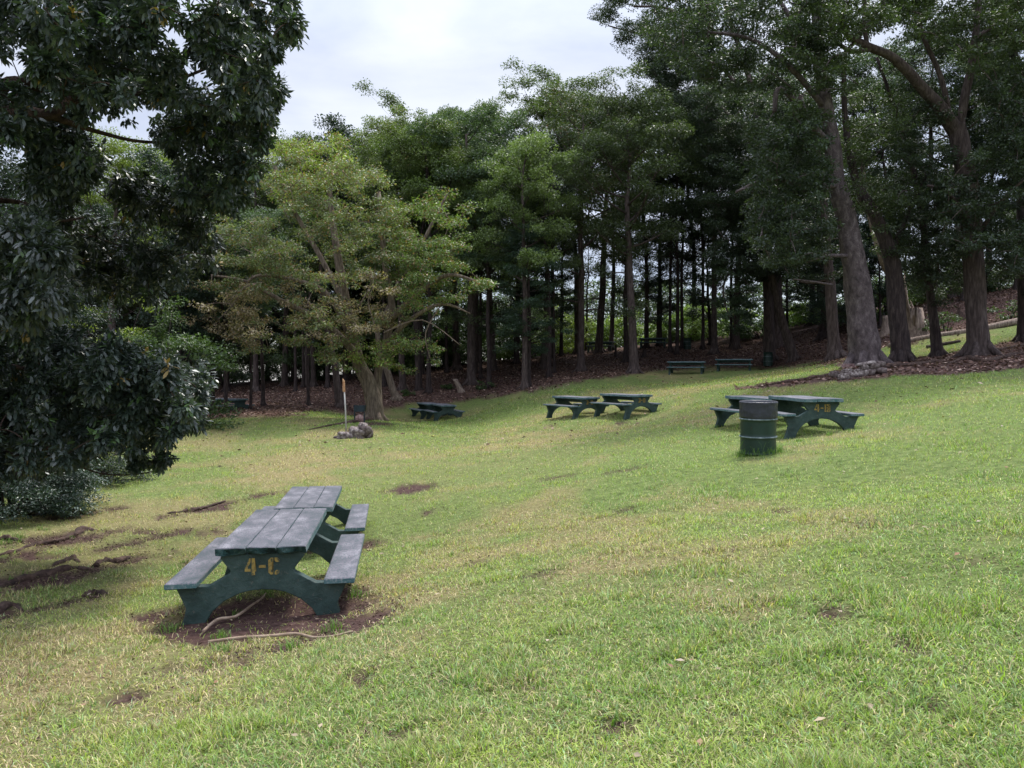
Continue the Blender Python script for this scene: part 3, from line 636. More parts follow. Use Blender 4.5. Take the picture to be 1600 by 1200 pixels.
def hero(name, label, base, limbs, regions, bark, seed, leaf=.14, dens=110, group=None, mat='leaf', sub=8, flat=.6, fine=False, d0=None, holes=(), bare=(), twig=.02, roots=6, odd=None, sub_r=.42):
    g = np.random.default_rng(seed)
    if base is not None: b = hit(*base, 15); d0 = b[1]
    else: b = np.array([P(limbs[0][0][0], 580, d0)[0], d0, 0]); b[2] = gz(b[0], b[1])[0]
    root = thing(name, label, 'tree', b, 0, group); tb = MB(); LP = []
    for i, l in enumerate(limbs):
        p, r = limb_pts(l, d0)
        if i == 0 and base is not None:
            p = np.vstack([b + [0, 0, -.35], b + [0, 0, .05], p[1:]]); r = np.concatenate([[r[0] * 1.12, r[0]], r[1:]])
        p, r = smooth_line(p, r); LP.append(p); big = r.max() > .12
        tb.tube(p - b, r, 18 if big else 7, .16 if big else .1, seed=seed + i)
    if base is not None:
        r0 = limb_pts(limbs[0], d0)[1][0]
        for a in range(roots):
            az = a * 6.283 / roots + g.uniform(-.3, .3); d = np.array([math.cos(az), math.sin(az)]); L_ = r0 * g.uniform(1.25, 1.9)
            e = b[:2] + d * L_; m_ = b[:2] + d * r0 * 1.15
            tb.tube(np.array([[*(b[:2] + d * r0 * .55), b[2] + r0 * .9], [*m_, gz(*m_)[0] + r0 * .18], [*e, gz(*e)[0] - .06]]) - b, [r0 * .3, r0 * .26, r0 * .1], 7, .25, seed=a + seed)
    LPa = np.concatenate([p[len(p) // 4:] for p in LP]); cl = []
    for rg in regions:
        xs, ys = zip(*rg['poly']); n = 0; tries = 0
        while n < rg['n'] and tries < rg['n'] * 40:
            tries += 1
            x = g.uniform(min(xs), max(xs)); y = g.uniform(min(ys), max(ys))
            if not inpoly(np.array([x]), np.array([y]), rg['poly'])[0]: continue
            if any(inpoly(np.array([x]), np.array([y]), h_)[0] for h_ in holes): continue
            if vnoise(np.array([x / 38.]), np.array([y / 30.]), s=seed)[0] < rg.get('gap', .25): continue
            d = d0 + g.uniform(*rg['dd']); c_ = P(x, y, d)
            if c_[2] < gz(c_[0], c_[1])[0] + .15: continue
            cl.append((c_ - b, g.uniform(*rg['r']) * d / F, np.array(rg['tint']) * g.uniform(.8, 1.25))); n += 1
    cc_ = np.array([c_[0] for c_ in cl]) + b; lw = np.zeros(len(LPa)); mind = np.full(len(cc_), 1e9); near_ = np.zeros(len(cc_), int); done = np.zeros(len(cc_), bool); new0 = 0
    for it in range(len(cc_)):
        D = np.linalg.norm(cc_[:, None] - LPa[None, new0:], axis=2) + np.maximum(0, LPa[None, new0:, 2] - cc_[:, None, 2]) * .5
        m_i = D.argmin(1); m_d = D[np.arange(len(cc_)), m_i]; up_ = m_d < mind; mind[up_] = m_d[up_]; near_[up_] = m_i[up_] + new0
        new0 = len(LPa); k_i = np.where(done, 1e9, mind).argmin(); done[k_i] = True; c_ = cc_[k_i]; a = LPa[near_[k_i]]
        L_ = np.linalg.norm(c_ - a)
        m_ = (a + c_) / 2 + g.normal(0, .14, 3) * L_ + [0, 0, .10 * L_]; q_ = bez(a, m_, c_, 6)
        tb.tube(q_ - b, np.linspace(min(twig * (.7 + L_ * .45), .06), twig * .35, 6), 5, 0); LPa = np.vstack([LPa, q_[2:]])
    for l in bare:
        p, r = limb_pts(l, d0); p, r = smooth_line(p, r); tb.tube(p - b, r, 5, 0)
    link('trunk', tb.mesh('trunk', [bark]), root)
    if fine: cm = crown_mesh('crown', spray_leaves(cl, leaf, dens, g, tb), M[mat])
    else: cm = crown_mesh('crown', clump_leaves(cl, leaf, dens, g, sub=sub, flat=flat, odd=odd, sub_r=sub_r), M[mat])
    link('crown', cm, root)
    return root
def spray_leaves(cl, leaf, dens, g, tb):
    Cs, A, Nn, Ls, Co = [], [], [], [], []
    for (c, r, tint) in cl:
        nt_ = int(dens)
        for k in range(nt_):
            e = unit(g.normal(0, 1, (1, 3)))[0]; tip = c + e * r * g.uniform(.3, 1); n = int(g.uniform(6, 12))
            ax = unit(e[None] * .6 + g.normal(0, .75, (n, 3)) + [0, 0, -.42])
            Cs.append(tip + ax * .012 + g.normal(0, .018, (n, 3))); A.append(ax); Nn.append(unit(g.normal(0, .35, (n, 3)) + [0, 0, 1]))
            Ls.append(leaf * g.uniform(.7, 1.25, n)); cc = tint * g.uniform(.7, 1.35, (n, 1))
            if g.uniform() < .05: cc = cc * np.array([1.8, 2.2, 1.0])
            if g.uniform() < .008: cc = cc * 0 + np.array([.30, .20, .06])
            Co.append(cc)
    Cs, A, Nn, Ls, Co = map(np.concatenate, (Cs, A, Nn, Ls, Co))
    return leaf_cloud(Cs, A, Nn, Ls, Ls * .36, Co, True)

# overhanging foreground tree at the left; its trunk stands left of the frame
UL = (.046, .066, .052)
hero('foreground_tree', 'large glossy leaved tree overhanging from the left edge, its boughs reaching over the lawn', None,
 [[(-420, 1000, 120), (-400, 800, 95), (-370, 500, 80), (-350, 300, 70), (-330, 100, 60), (-300, -200, 45)],
  [(-360, 380, 55), (-180, 290, 34, -.5), (-60, 215, 26, -.5), (20, 175, 21), (75, 180, 18), (110, 155, 13, .3), (170, 90, 8, .5), (260, 30, 5, .8)],
  [(-360, 420, 50), (-150, 270, 30, -.3), (-20, 155, 22), (25, 128, 17, .3), (65, 140, 10, .6)],
  [(75, 180, 12), (150, 205, 7, .6), (230, 222, 5, 1), (330, 215, 4, 1.2), (410, 190, 3, 1.4)],
  [(110, 160, 8, .3), (200, 150, 6, .8), (290, 120, 5, 1.2), (380, 80, 4, 1.5), (440, 50, 3, 1.7)],
  [(-360, 480, 40), (-120, 330, 14), (25, 315, 7, 1), (60, 335, 6, 1), (95, 345, 5, 1), (130, 340, 3, 1)],
  [(-370, 620, 40), (-180, 690, 16, .5), (-60, 695, 10, 1), (0, 705, 8, 1), (30, 714, 8, 1), (70, 702, 6, 1.2), (120, 690, 5, 1.4), (180, 668, 4, 1.6), (250, 640, 3, 1.8)],
  [(-370, 550, 40), (-150, 560, 14, .5), (0, 570, 8, 1), (90, 585, 6, 1.3), (180, 600, 4, 1.6), (280, 590, 3, 2)],
  [(-340, 200, 40), (-150, 50, 20), (0, -20, 12), (150, -40, 8, .5), (300, -30, 5, 1), (430, 10, 3, 1.3)],
  [(90, 712, 4, 1.2), (150, 738, 2.5, 1.4), (200, 742, 2, 1.6), (250, 735, 1.5, 1.8)]],
 [dict(poly=[(-60, -60), (440, -60), (452, 20), (462, 60), (440, 110), (425, 160), (400, 200), (330, 190), (240, 160), (160, 170), (100, 200), (-60, 230)], n=250, r=(13, 28), dd=(-1.2, 2.6), tint=UL, gap=.26),
  dict(poly=[(-60, -60), (300, -60), (260, 60), (150, 110), (-60, 140)], n=60, r=(16, 30), dd=(-1.5, 2.2), tint=UL, gap=.2),
  dict(poly=[(250, 190), (420, 150), (428, 200), (405, 260), (400, 300), (330, 330), (270, 290), (260, 240)], n=70, r=(12, 25), dd=(.4, 2.6), tint=UL, gap=.25),
  dict(poly=[(60, 200), (140, 200), (160, 260), (130, 330), (40, 290)], n=50, r=(15, 28), dd=(0, 2.2), tint=UL, gap=.2),
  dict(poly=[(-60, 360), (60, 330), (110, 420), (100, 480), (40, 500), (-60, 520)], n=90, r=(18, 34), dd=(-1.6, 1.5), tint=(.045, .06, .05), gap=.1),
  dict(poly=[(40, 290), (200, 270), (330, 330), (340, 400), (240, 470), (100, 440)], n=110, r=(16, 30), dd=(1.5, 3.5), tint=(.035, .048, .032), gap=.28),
  dict(poly=[(-60, 480), (110, 520), (210, 545), (318, 575), (312, 615), (290, 650), (230, 655), (190, 690), (100, 720), (-60, 760)], n=300, r=(12, 25), dd=(-.2, 2.8), tint=UL, gap=.15),
  dict(poly=[(200, 560), (325, 590), (318, 640), (290, 680), (220, 700), (170, 690)], n=46, r=(11, 21), dd=(.2, 2.6), tint=UL, gap=.1),
  dict(poly=[(205, 690), (262, 700), (255, 730), (215, 735)], n=7, r=(9, 14), dd=(1.4, 2), tint=UL, gap=0),
  dict(poly=[(-400, -300), (-60, -300), (-60, 700), (-400, 600)], n=60, r=(40, 70), dd=(-1, 3), tint=UL, gap=.1),
  dict(poly=[(-300, -360), (430, -360), (440, -60), (-300, -60)], n=50, r=(34, 60), dd=(-1, 3), tint=UL, gap=.2)],
 M['root'], 31, leaf=.088, dens=23, mat='leaf_gloss', fine=True, d0=8.6, twig=.010,
 holes=[[(285, 90), (330, 105), (325, 140), (290, 140)], [(-10, 235), (45, 245), (40, 300), (10, 330), (-10, 330)], [(270, 45), (305, 50), (300, 80), (275, 75)]])

# yellow green tree standing free at the lawn edge
YG = (.16, .19, .092); PB = (.30, .245, .165); LG = (.12, .17, .055); LL = (.20, .25, .07)
hero('yellow_green_tree', 'broad yellow green tree with pinkish dying leaves and a thick forked trunk', (585, 657),
 [[(588, 657, 30), (583, 625, 25), (575, 596, 23), (560, 565, 19), (547, 500, 12), (533, 430, 14), (520, 350, 10), (512, 270, 6)],
  [(590, 645, 18, .2), (590, 590, 13, .3), (600, 545, 11, .4), (612, 480, 12, .4), (600, 400, 9, .5), (592, 300, 6, .6)],
  [(566, 575, 15), (545, 540, 12, -.5), (500, 500, 9, -1), (440, 470, 7, -1.3), (385, 440, 5, -1.5), (330, 430, 3, -1.5)],
  [(560, 560, 12), (520, 470, 10, -.5), (470, 440, 7, -1), (410, 430, 5, -1.5), (385, 440, 3, -1.6)],
  [(610, 500, 10, .3), (650, 460, 8, -.3), (700, 430, 6, -.8), (745, 440, 3, -1)],
  [(602, 540, 9, .3), (640, 500, 7, -.8), (690, 475, 5, -1), (735, 490, 2, -1)],
  [(545, 490, 9), (500, 400, 8, .5), (460, 330, 6, .8), (430, 260, 4, .8)],
  [(612, 470, 8, .4), (660, 380, 6, .8), (700, 300, 4, .8)]],
 [dict(poly=[(440, 250), (520, 235), (600, 260), (640, 330), (620, 420), (500, 440), (400, 420), (400, 330)], n=84, r=(17, 31), dd=(-3.5, 3), tint=YG, gap=.25),
  dict(poly=[(490, 250), (560, 250), (570, 400), (500, 420)], n=22, r=(13, 24), dd=(-3.6, -1.2), tint=YG, gap=0),
  dict(poly=[(300, 360), (400, 330), (440, 400), (420, 470), (330, 460), (300, 420)], n=42, r=(18, 30), dd=(-3, 1.5), tint=YG, gap=.15),
  dict(poly=[(300, 440), (420, 450), (440, 500), (390, 540), (330, 520), (302, 490)], n=30, r=(16, 26), dd=(-3, 1), tint=PB, gap=.2),
  dict(poly=[(440, 430), (560, 420), (640, 440), (640, 500), (560, 540), (470, 520)], n=44, r=(13, 22), dd=(-3.5, 0), tint=PB, gap=.3),
  dict(poly=[(440, 430), (560, 420), (640, 440), (640, 500), (560, 540), (470, 520)], n=34, r=(13, 22), dd=(-3.5, 0), tint=YG, gap=.3),
  dict(poly=[(600, 330), (680, 300), (740, 330), (735, 400), (650, 430), (600, 420)], n=42, r=(18, 28), dd=(-2, 3), tint=LG, gap=.2),
  dict(poly=[(620, 400), (740, 400), (768, 450), (740, 480), (660, 490), (620, 450)], n=40, r=(16, 26), dd=(-3, 1), tint=LG, gap=.25),
  dict(poly=[(540, 535), (640, 535), (640, 560), (600, 575), (550, 565)], n=14, r=(12, 20), dd=(-2.5, -.5), tint=LL, gap=0),
  dict(poly=[(500, 530), (680, 520), (690, 560), (640, 585), (600, 570), (530, 585)], n=26, r=(11, 18), dd=(-2.8, .5), tint=LG, gap=.15),
  dict(poly=[(420, 230), (540, 220), (560, 300), (430, 320)], n=28, r=(18, 30), dd=(-1.5, 2.5), tint=LL, gap=.2),
  dict(poly=[(310, 470), (480, 500), (560, 540), (540, 570), (440, 555), (350, 560)], n=30, r=(12, 20), dd=(-3, 0), tint=YG, gap=.35),
  dict(poly=[(480, 530), (515, 530), (510, 600), (490, 610)], n=6, r=(8, 14), dd=(-1.5, -.5), tint=LG, gap=0)],
 M['bark_pale'], 41, leaf=0.12, dens=115, sub=7, twig=.02, odd=(.16, (.27, .17, .10)),
 bare=[[(690, 475, 2.5, -1), (665, 520, 2, -1.3), (672, 560, 1.4, -1.3)], [(600, 520, 3, -2), (660, 500, 2, -2.4), (720, 540, 1.2, -2.5)], [(395, 430, 2, -2), (360, 480, 1.5, -2.3), (340, 500, 1, -2.4)],
       [(410, 440, 2, -2.5), (380, 450, 1.6, -2.6), (360, 470, 1, -2.6)], [(470, 280, 1.5, -3), (440, 310, 1.2, -3), (455, 350, 1, -3)], [(560, 480, 2.5, -2.5), (580, 440, 2, -2.8), (560, 420, 1, -2.8)], [(590, 520, 2.5, -2.5), (575, 470, 1.6, -2.8), (590, 440, 1, -2.8)]])
hero('leafy_tree', 'tall leafy green tree with dark open limbs rising behind the yellow green tree', (655, 610),
 [[(655, 612, 12), (653, 560, 10), (650, 480, 10), (648, 400, 9), (645, 320, 7), (640, 240, 4)], [(650, 440, 7), (610, 340, 5, .3), (590, 260, 3, .3)], [(650, 440, 7), (690, 340, 5, -.3), (710, 250, 3, -.3)], [(650, 400, 6), (670, 300, 4, -1), (660, 220, 3, -1)]],
 [dict(poly=[(548, 200), (575, 175), (640, 168), (690, 190), (735, 240), (752, 300), (720, 340), (640, 330), (580, 310), (550, 260)], n=105, r=(15, 26), dd=(-3, 3), tint=(.12, .155, .055), gap=.18),
  dict(poly=[(660, 300), (760, 300), (768, 350), (740, 400), (670, 390)], n=36, r=(14, 24), dd=(-2, 2), tint=(.125, .155, .06), gap=.2)],
 M['bark_dark'], 43, leaf=0.125, dens=105, twig=.02, odd=(.03, (.2, .14, .07)))
hero('leaning_tree', 'reddish grey trunk leaning left, standing just left of the white pole', (533, 637),
 [[(530, 637, 17), (528, 610, 12), (523, 570, 10), (516, 540, 9), (505, 480, 7), (500, 400, 5), (498, 320, 3)]],
 [dict(poly=[(440, 320), (560, 300), (580, 420), (450, 440)], n=26, r=(18, 28), dd=(-1, 2), tint=(.10, .13, .045), gap=.1)], M['bark'], 44, leaf=.17, dens=60)
hero('leaning_tree', 'pale brown stem leaning left, just right of the thick forked trunk', (620, 625),
 [[(617, 626, 15), (614, 610, 11), (607, 585, 10), (600, 562, 9), (590, 520, 7), (612, 470, 6), (622, 440, 5)]],
 [dict(poly=[(560, 380), (660, 370), (670, 440), (580, 460)], n=18, r=(16, 26), dd=(-1, 2), tint=(.09, .12, .04), gap=.1)], M['bark_pale'], 45, leaf=.17, dens=60)

# right hand group: each trunk with its own share of the foliage
RD = (.045, .063, .042); RG = (.058, .080, .040)
hero('big_tree', 'thickest trunk of all, scaly and knotted, rising behind the stone fireplace', (1352, 572),
 [[(1354, 572, 53), (1350, 545, 47), (1346, 500, 42), (1339, 440, 38), (1331, 390, 33), (1322, 340, 30), (1308, 290, 28), (1300, 220, 24), (1288, 150, 20), (1278, 60, 15), (1270, -80, 10)],
  [(1300, 230, 12), (1255, 180, 10, -1), (1235, 150, 9, -1.5), (1215, 140, 8, -1.5), (1210, 175, 7, -1.5)],
  [(1310, 290, 10), (1260, 290, 6, -1.5), (1200, 280, 5, -2.5), (1150, 300, 4, -3)], [(1290, 170, 10), (1230, 100, 8, -1), (1170, 60, 6, -1), (1100, 50, 4, -1)],
  [(1330, 400, 7), (1290, 400, 5, -1), (1260, 410, 3, -1.5)], [(1280, 80, 9), (1230, 20, 7), (1190, -50, 5)], [(1285, 120, 8), (1340, 60, 6), (1380, 0, 4)]],
 [dict(poly=[(1180, 190), (1290, 190), (1300, 300), (1290, 400), (1190, 420), (1170, 300)], n=190, r=(15, 28), dd=(-4, 1), tint=RD, gap=.08),
  dict(poly=[(1000, -40), (1260, -40), (1280, 60), (1250, 130), (1160, 150), (1090, 120), (1010, 60)], n=190, r=(16, 30), dd=(-3.5, 4), tint=RD, gap=.15),
  dict(poly=[(1230, 20), (1340, 20), (1350, 120), (1300, 200), (1240, 210)], n=60, r=(13, 24), dd=(-3.5, -.5), tint=RG, gap=.2),
  dict(poly=[(1250, -60), (1420, -60), (1400, 40), (1290, 70)], n=80, r=(16, 28), dd=(-3, 3), tint=RG, gap=.2)],
 M['bark_big'], 51, leaf=0.115, dens=165, twig=.022, sub=8, bare=[[(1300, 445, 4, -.5), (1270, 440, 3, -1), (1240, 436, 2, -1.5)]])
hero('drooping_tree', 'dark tree with stout trunk and foliage hanging almost to the ground, above the far drum', (1203, 564),
 [[(1203, 564, 20), (1202, 540, 17), (1201, 500, 16), (1200, 420, 15), (1196, 330, 13), (1188, 240, 11), (1178, 150, 9), (1150, 60, 7), (1120, -30, 5)],
  [(1200, 400, 8), (1160, 330, 6, -2), (1120, 330, 4, -3)], [(1198, 350, 7), (1150, 260, 6, -1), (1100, 230, 4, -1.5)], [(1190, 250, 7), (1130, 170, 5), (1070, 150, 4)], [(1180, 170, 6), (1110, 90, 5), (1020, 60, 3), (950, 40, 2)],
  [(1200, 430, 6), (1150, 420, 5, -2), (1130, 450, 3, -3), (1140, 500, 2, -3.2)], [(1160, 100, 5), (1060, 20, 4), (990, 10, 3)]],
 [dict(poly=[(1090, 140), (1200, 150), (1230, 260), (1230, 420), (1170, 440), (1110, 420), (1095, 300)], n=270, r=(13, 25), dd=(-5, 2), tint=RD, gap=.05),
  dict(poly=[(1105, 400), (1170, 410), (1180, 470), (1165, 520), (1140, 530), (1120, 480)], n=46, r=(9, 17), dd=(-5, -1.5), tint=(.06, .09, .055), gap=.1),
  dict(poly=[(1170, 400), (1250, 400), (1250, 430), (1180, 440)], n=22, r=(12, 20), dd=(-3, 0), tint=RD, gap=.1),
  dict(poly=[(935, 30), (950, -30), (1100, -30), (1120, 100), (1110, 180), (1060, 210), (1030, 190), (1010, 150), (1000, 90), (960, 60)], n=130, r=(13, 26), dd=(-2, 3), tint=RD, gap=.22),
  dict(poly=[(1030, 160), (1110, 150), (1110, 260), (1060, 280)], n=32, r=(12, 22), dd=(-1, 3), tint=RD, gap=.3)],
 M['bark'], 52, leaf=0.12, dens=160, twig=.02)
hero('leaning_tree', 'grey trunk leaning left immediately right of the far drum', (1240, 563),
 [[(1243, 563, 16), (1234, 540, 14), (1222, 500, 12), (1210, 450, 11), (1200, 400, 11), (1196, 330, 8), (1190, 260, 5)]],
 [dict(poly=[(1150, 240), (1250, 240), (1250, 360), (1160, 370)], n=40, r=(14, 24), dd=(-1, 3), tint=RD, gap=.1)], M['bark'], 53, leaf=0.13, dens=110)
hero('mid_right_tree', 'straight furrowed trunk standing just left of the thickest trunk', (1306, 562),
 [[(1306, 562, 28), (1303, 535, 19), (1300, 490, 17), (1297, 440, 15), (1293, 400, 13), (1288, 330, 11), (1280, 250, 9), (1250, 150, 7)], [(1297, 435, 6), (1270, 442, 4), (1250, 440, 2)]],
 [dict(poly=[(1210, 380), (1330, 380), (1320, 430), (1230, 450)], n=26, r=(12, 22), dd=(-2, 3), tint=(.035, .05, .03), gap=.2),
  dict(poly=[(1180, 120), (1300, 120), (1300, 380), (1200, 380)], n=110, r=(16, 26), dd=(-1, 3), tint=RD, gap=.1)], M['bark'], 54, leaf=0.14, dens=90)
hero('shaded_tree', 'dark trunk with spreading roots far behind, left of the furrowed trunk', (1290, 528),
 [[(1290, 530, 24), (1289, 510, 16), (1290, 480, 14), (1285, 450, 12), (1270, 420, 8), (1240, 400, 5)], [(1289, 470, 8), (1320, 420, 6), (1350, 400, 4)]],
 [dict(poly=[(1220, 390), (1350, 380), (1350, 440), (1310, 460), (1240, 430)], n=36, r=(14, 24), dd=(-2, 3), tint=(.04, .06, .035), gap=.15)], M['bark_dark'], 55, leaf=.18, dens=55)
hero('curving_tree', 'dark brown trunk right of the thickest one, curving away to the left as it rises', (1409, 566),
 [[(1412, 567, 36), (1408, 540, 29), (1402, 490, 27), (1397, 430, 25), (1385, 380, 22), (1366, 335, 18), (1345, 300, 15), (1330, 250, 12), (1320, 180, 9), (1318, 100, 6)], [(1392, 400, 9), (1420, 330, 7, 1), (1450, 270, 4, 1)]],
 [dict(poly=[(1310, 150), (1420, 150), (1440, 300), (1400, 420), (1350, 330), (1320, 270)], n=130, r=(15, 27), dd=(-2, 5), tint=RG, gap=.28),
  dict(poly=[(1380, 300), (1480, 300), (1480, 440), (1420, 450), (1400, 380)], n=90, r=(14, 24), dd=(-1, 4), tint=RD, gap=.22)], M['bark_dark'], 56, leaf=0.11, dens=130)
hero('peeling_tree', 'slender pale peeling stem leaning left between the thickest and the curving trunks', (1400, 555),
 [[(1412, 520, 10, 5), (1395, 450, 10, 5), (1378, 405, 10, 5), (1362, 350, 9, 5), (1350, 290, 8, 5), (1342, 200, 6, 5)]],
 [dict(poly=[(1310, 180), (1380, 180), (1380, 260), (1320, 260)], n=14, r=(14, 22), dd=(4, 6), tint=RG, gap=.2)], M['bark_pale'], 57, leaf=.18, dens=50, roots=0)
hero('slim_dark_tree', 'slim black trunk between the curving trunk and the forked trunk, in front of the log', (1466, 557),
 [[(1466, 557, 22), (1463, 535, 16), (1459, 500, 14), (1452, 450, 12), (1446, 390, 11), (1438, 320, 9), (1420, 240, 8), (1395, 160, 6), (1370, 90, 4)]],
 [dict(poly=[(1410, 380), (1500, 380), (1510, 440), (1480, 475), (1430, 470)], n=70, r=(12, 20), dd=(-1.5, 2.5), tint=RD, gap=.15),
  dict(poly=[(1380, 60), (1470, 60), (1480, 180), (1400, 200)], n=34, r=(13, 22), dd=(-1, 3), tint=RD, gap=.42)], M['bark_dark'], 58, leaf=0.11, dens=130)
hero('forked_tree', 'thick trunk near the right edge that forks high up into a long bough slanting left', (1530, 556),
 [[(1531, 557, 44), (1528, 535, 33), (1525, 480, 31), (1521, 400, 29), (1514, 300, 28), (1500, 225, 28), (1494, 195, 26)],
  [(1497, 210, 24), (1470, 170, 19, -.3), (1430, 125, 16, -.6), (1395, 90, 14, -.9), (1355, 72, 12, -1), (1325, 55, 10, -1), (1305, 20, 8, -1)], [(1360, 76, 9, -1), (1330, 80, 7, -1), (1300, 60, 5, -1)],
  [(1497, 205, 14), (1508, 150, 13), (1520, 90, 11), (1530, 0, 9), (1535, -80, 6)], [(1355, 72, 8, -1), (1350, 30, 6, -1), (1352, -30, 5, -1)], [(1485, 190, 9), (1470, 120, 8), (1440, 50, 7), (1420, -40, 5)],
  [(1520, 380, 8), (1560, 320, 6, -1), (1600, 280, 4, -1.5)], [(1520, 350, 8), (1480, 300, 6, -1), (1450, 290, 4, -1.5)], [(1525, 60, 7), (1580, 20, 5), (1630, 0, 4)]],
 [dict(poly=[(1380, -60), (1640, -60), (1640, 80), (1560, 120), (1500, 100), (1420, 60)], n=200, r=(14, 28), dd=(-3, 4), tint=RG, gap=.25),
  dict(poly=[(1540, 60), (1660, 60), (1660, 260), (1560, 240), (1530, 160)], n=160, r=(14, 26), dd=(-3, 4), tint=RD, gap=.22),
  dict(poly=[(1470, 240), (1580, 240), (1660, 260), (1660, 420), (1580, 420), (1500, 400), (1440, 340)], n=190, r=(13, 25), dd=(-3, 3), tint=RD, gap=.18),
  dict(poly=[(1400, 100), (1500, 200), (1480, 320), (1400, 260)], n=60, r=(13, 24), dd=(-1, 4), tint=RD, gap=.3),
  dict(poly=[(1530, 400), (1640, 400), (1640, 460), (1580, 455), (1540, 440)], n=24, r=(12, 22), dd=(-1, 3), tint=RD, gap=.3)],
 M['bark'], 59, leaf=0.12, dens=155, twig=.02)
hero('edge_tree', 'dark trunk cut by the right edge of the photo', (1600, 532),
 [[(1600, 532, 22), (1599, 500, 16), (1598, 430, 15), (1596, 330, 13), (1590, 200, 11), (1580, 60, 8), (1575, -60, 5)], [(1597, 350, 7), (1640, 300, 5)]],
 [dict(poly=[(1560, 150), (1700, 150), (1700, 400), (1580, 380)], n=70, r=(14, 26), dd=(-2, 3), tint=RD, gap=.3),
  dict(poly=[(1540, -40), (1700, -40), (1700, 150), (1570, 120)], n=80, r=(14, 26), dd=(-2, 3), tint=RG, gap=.25)], M['bark_dark'], 60, leaf=0.12, dens=120)

# ------------------------------------------------------------------ leaf litter and fallen leaves
def flat_leaves(name, label, X, Y, sz, cols, lift=.012, curl=.5):
    n = len(X); Z = gz(X, Y) + lift; g = rng
    az = g.uniform(0, 6.28, n); ax = np.stack([np.cos(az), np.sin(az), g.normal(0, curl * .4, n)], 1); nr = unit(g.normal(0, curl, (n, 3)) + [0, 0, 1.3])
    V, q, t_, c = leaf_cloud(np.stack([X, Y, Z], 1), ax, nr, sz, sz * .5, cols, False)
    tag(link(name, mesh_np(name, V, [t_], c, False, [M['litter']])), label, 'leaves', kind='stuff')
n = 150000; a = rng.uniform(R(-40), R(40), n); r = np.sqrt(rng.uniform(21 ** 2, 60 ** 2, n)); X = r * np.sin(a); Y = r * np.cos(a)
lt, s, dr = masks(X, Y, gz(X, Y)); k = rng.uniform(0, 1, n) < lt * .95 + .01; X, Y = X[k], Y[k]; n = len(X)
pal = np.array([(.12, .068, .055), (.20, .125, .10), (.32, .22, .18), (.06, .038, .032), (.44, .33, .27), (.18, .09, .075)])
cc = pal[rng.choice(6, n, p=[.28, .26, .16, .18, .05, .07])] * rng.uniform(.7, 1.3, (n, 1))
flat_leaves('leaf_litter', 'brown fallen leaves covering the ground under the grove', X, Y, rng.uniform(.09, .17, n), cc, .02, .6)
n = 3400; a = rng.uniform(R(-38), R(38), n); r = 1 / rng.uniform(1 / 44, 1 / 3.0, n); X = r * np.sin(a); Y = r * np.cos(a)
r2 = np.concatenate([r, rng.uniform(20, 42, 1800)]); a2 = np.concatenate([a, rng.uniform(R(-22), R(26), 1800)]); X = r2 * np.sin(a2); Y = r2 * np.cos(a2); n = len(X)
k = (rng.uniform(0, 1, n) < np.clip((r2 / 20) ** 2, .02, .8)); X, Y, r2 = X[k], Y[k], r2[k]; n = len(X)
pal = np.array([(.36, .29, .20), (.28, .18, .12), (.22, .13, .08), (.42, .34, .27)])
flat_leaves('fallen_leaves', 'dry tan leaves scattered over the lawn', X, Y, rng.uniform(.03, .062, n) * np.clip(.8 + r2 / 40, 1, 1.6), pal[rng.choice(4, n, p=[.4, .3, .15, .15])] * rng.uniform(.8, 1.15, (n, 1)), .03, .5)

cx, cy, cz = [], [], []
for (x_, y_, rx, ry, k_) in SOIL:
    m_ = int(min(260, 60 * rx * ry * 9)) + 12; a_ = rng.uniform(0, 6.28, m_); q_ = np.sqrt(rng.uniform(0, 1, m_)) * 1.15
    cx.append(x_ + np.cos(a_) * q_ * rx); cy.append(y_ + np.sin(a_) * q_ * ry)
X, Y = np.concatenate(cx), np.concatenate(cy); n = len(X)
pal = np.array([(.05, .03, .025), (.10, .065, .05), (.17, .12, .095), (.27, .20, .15), (.14, .15, .06)])
flat_leaves('soil_crumbs', 'crumbs of earth and rotting leaf bits on the bare soil', X, Y, rng.uniform(.012, .04, n), pal[rng.choice(5, n, p=[.35, .3, .18, .1, .07])] * rng.uniform(.7, 1.2, (n, 1)), .0, .9)

# ------------------------------------------------------------------ picnic tables
TL, TW, TH, TT = 1.98, .77, .70, .075
def support_profile():
    h = TH - TT; bh = .345
    rt = [(.34, h), (.36, h - .03), (.27, h - .15), (.275, h - .17), (.46, bh + .005), (.74, bh + .005), (.72, bh - .03), (.65, .16), (.66, .10), (.73, -.12),
          (.52, -.12), (.50, 0), (.43, .12), (.33, .21), (.20, .275), (.10, .298)]
    return rt + [(0, .305)] + [(-x, z) for x, z in rt[::-1]]
def rough_end(bm, y_end, g, amp):
    for v in bm.verts:
        if abs(v.co.y - y_end) < .03:
            k = (TH - v.co.z) / TT
            v.co.y += (.01 + .055 * k * vnoise(np.array([v.co.x * 9]), np.array([v.co.z * 30]), s=3)[0]) * amp
            v.co.z += (vnoise(np.array([v.co.x * 14]), np.array([v.co.z * 20]), s=9)[0] - .5) * .018 * (1 if k > .2 else .25) * amp
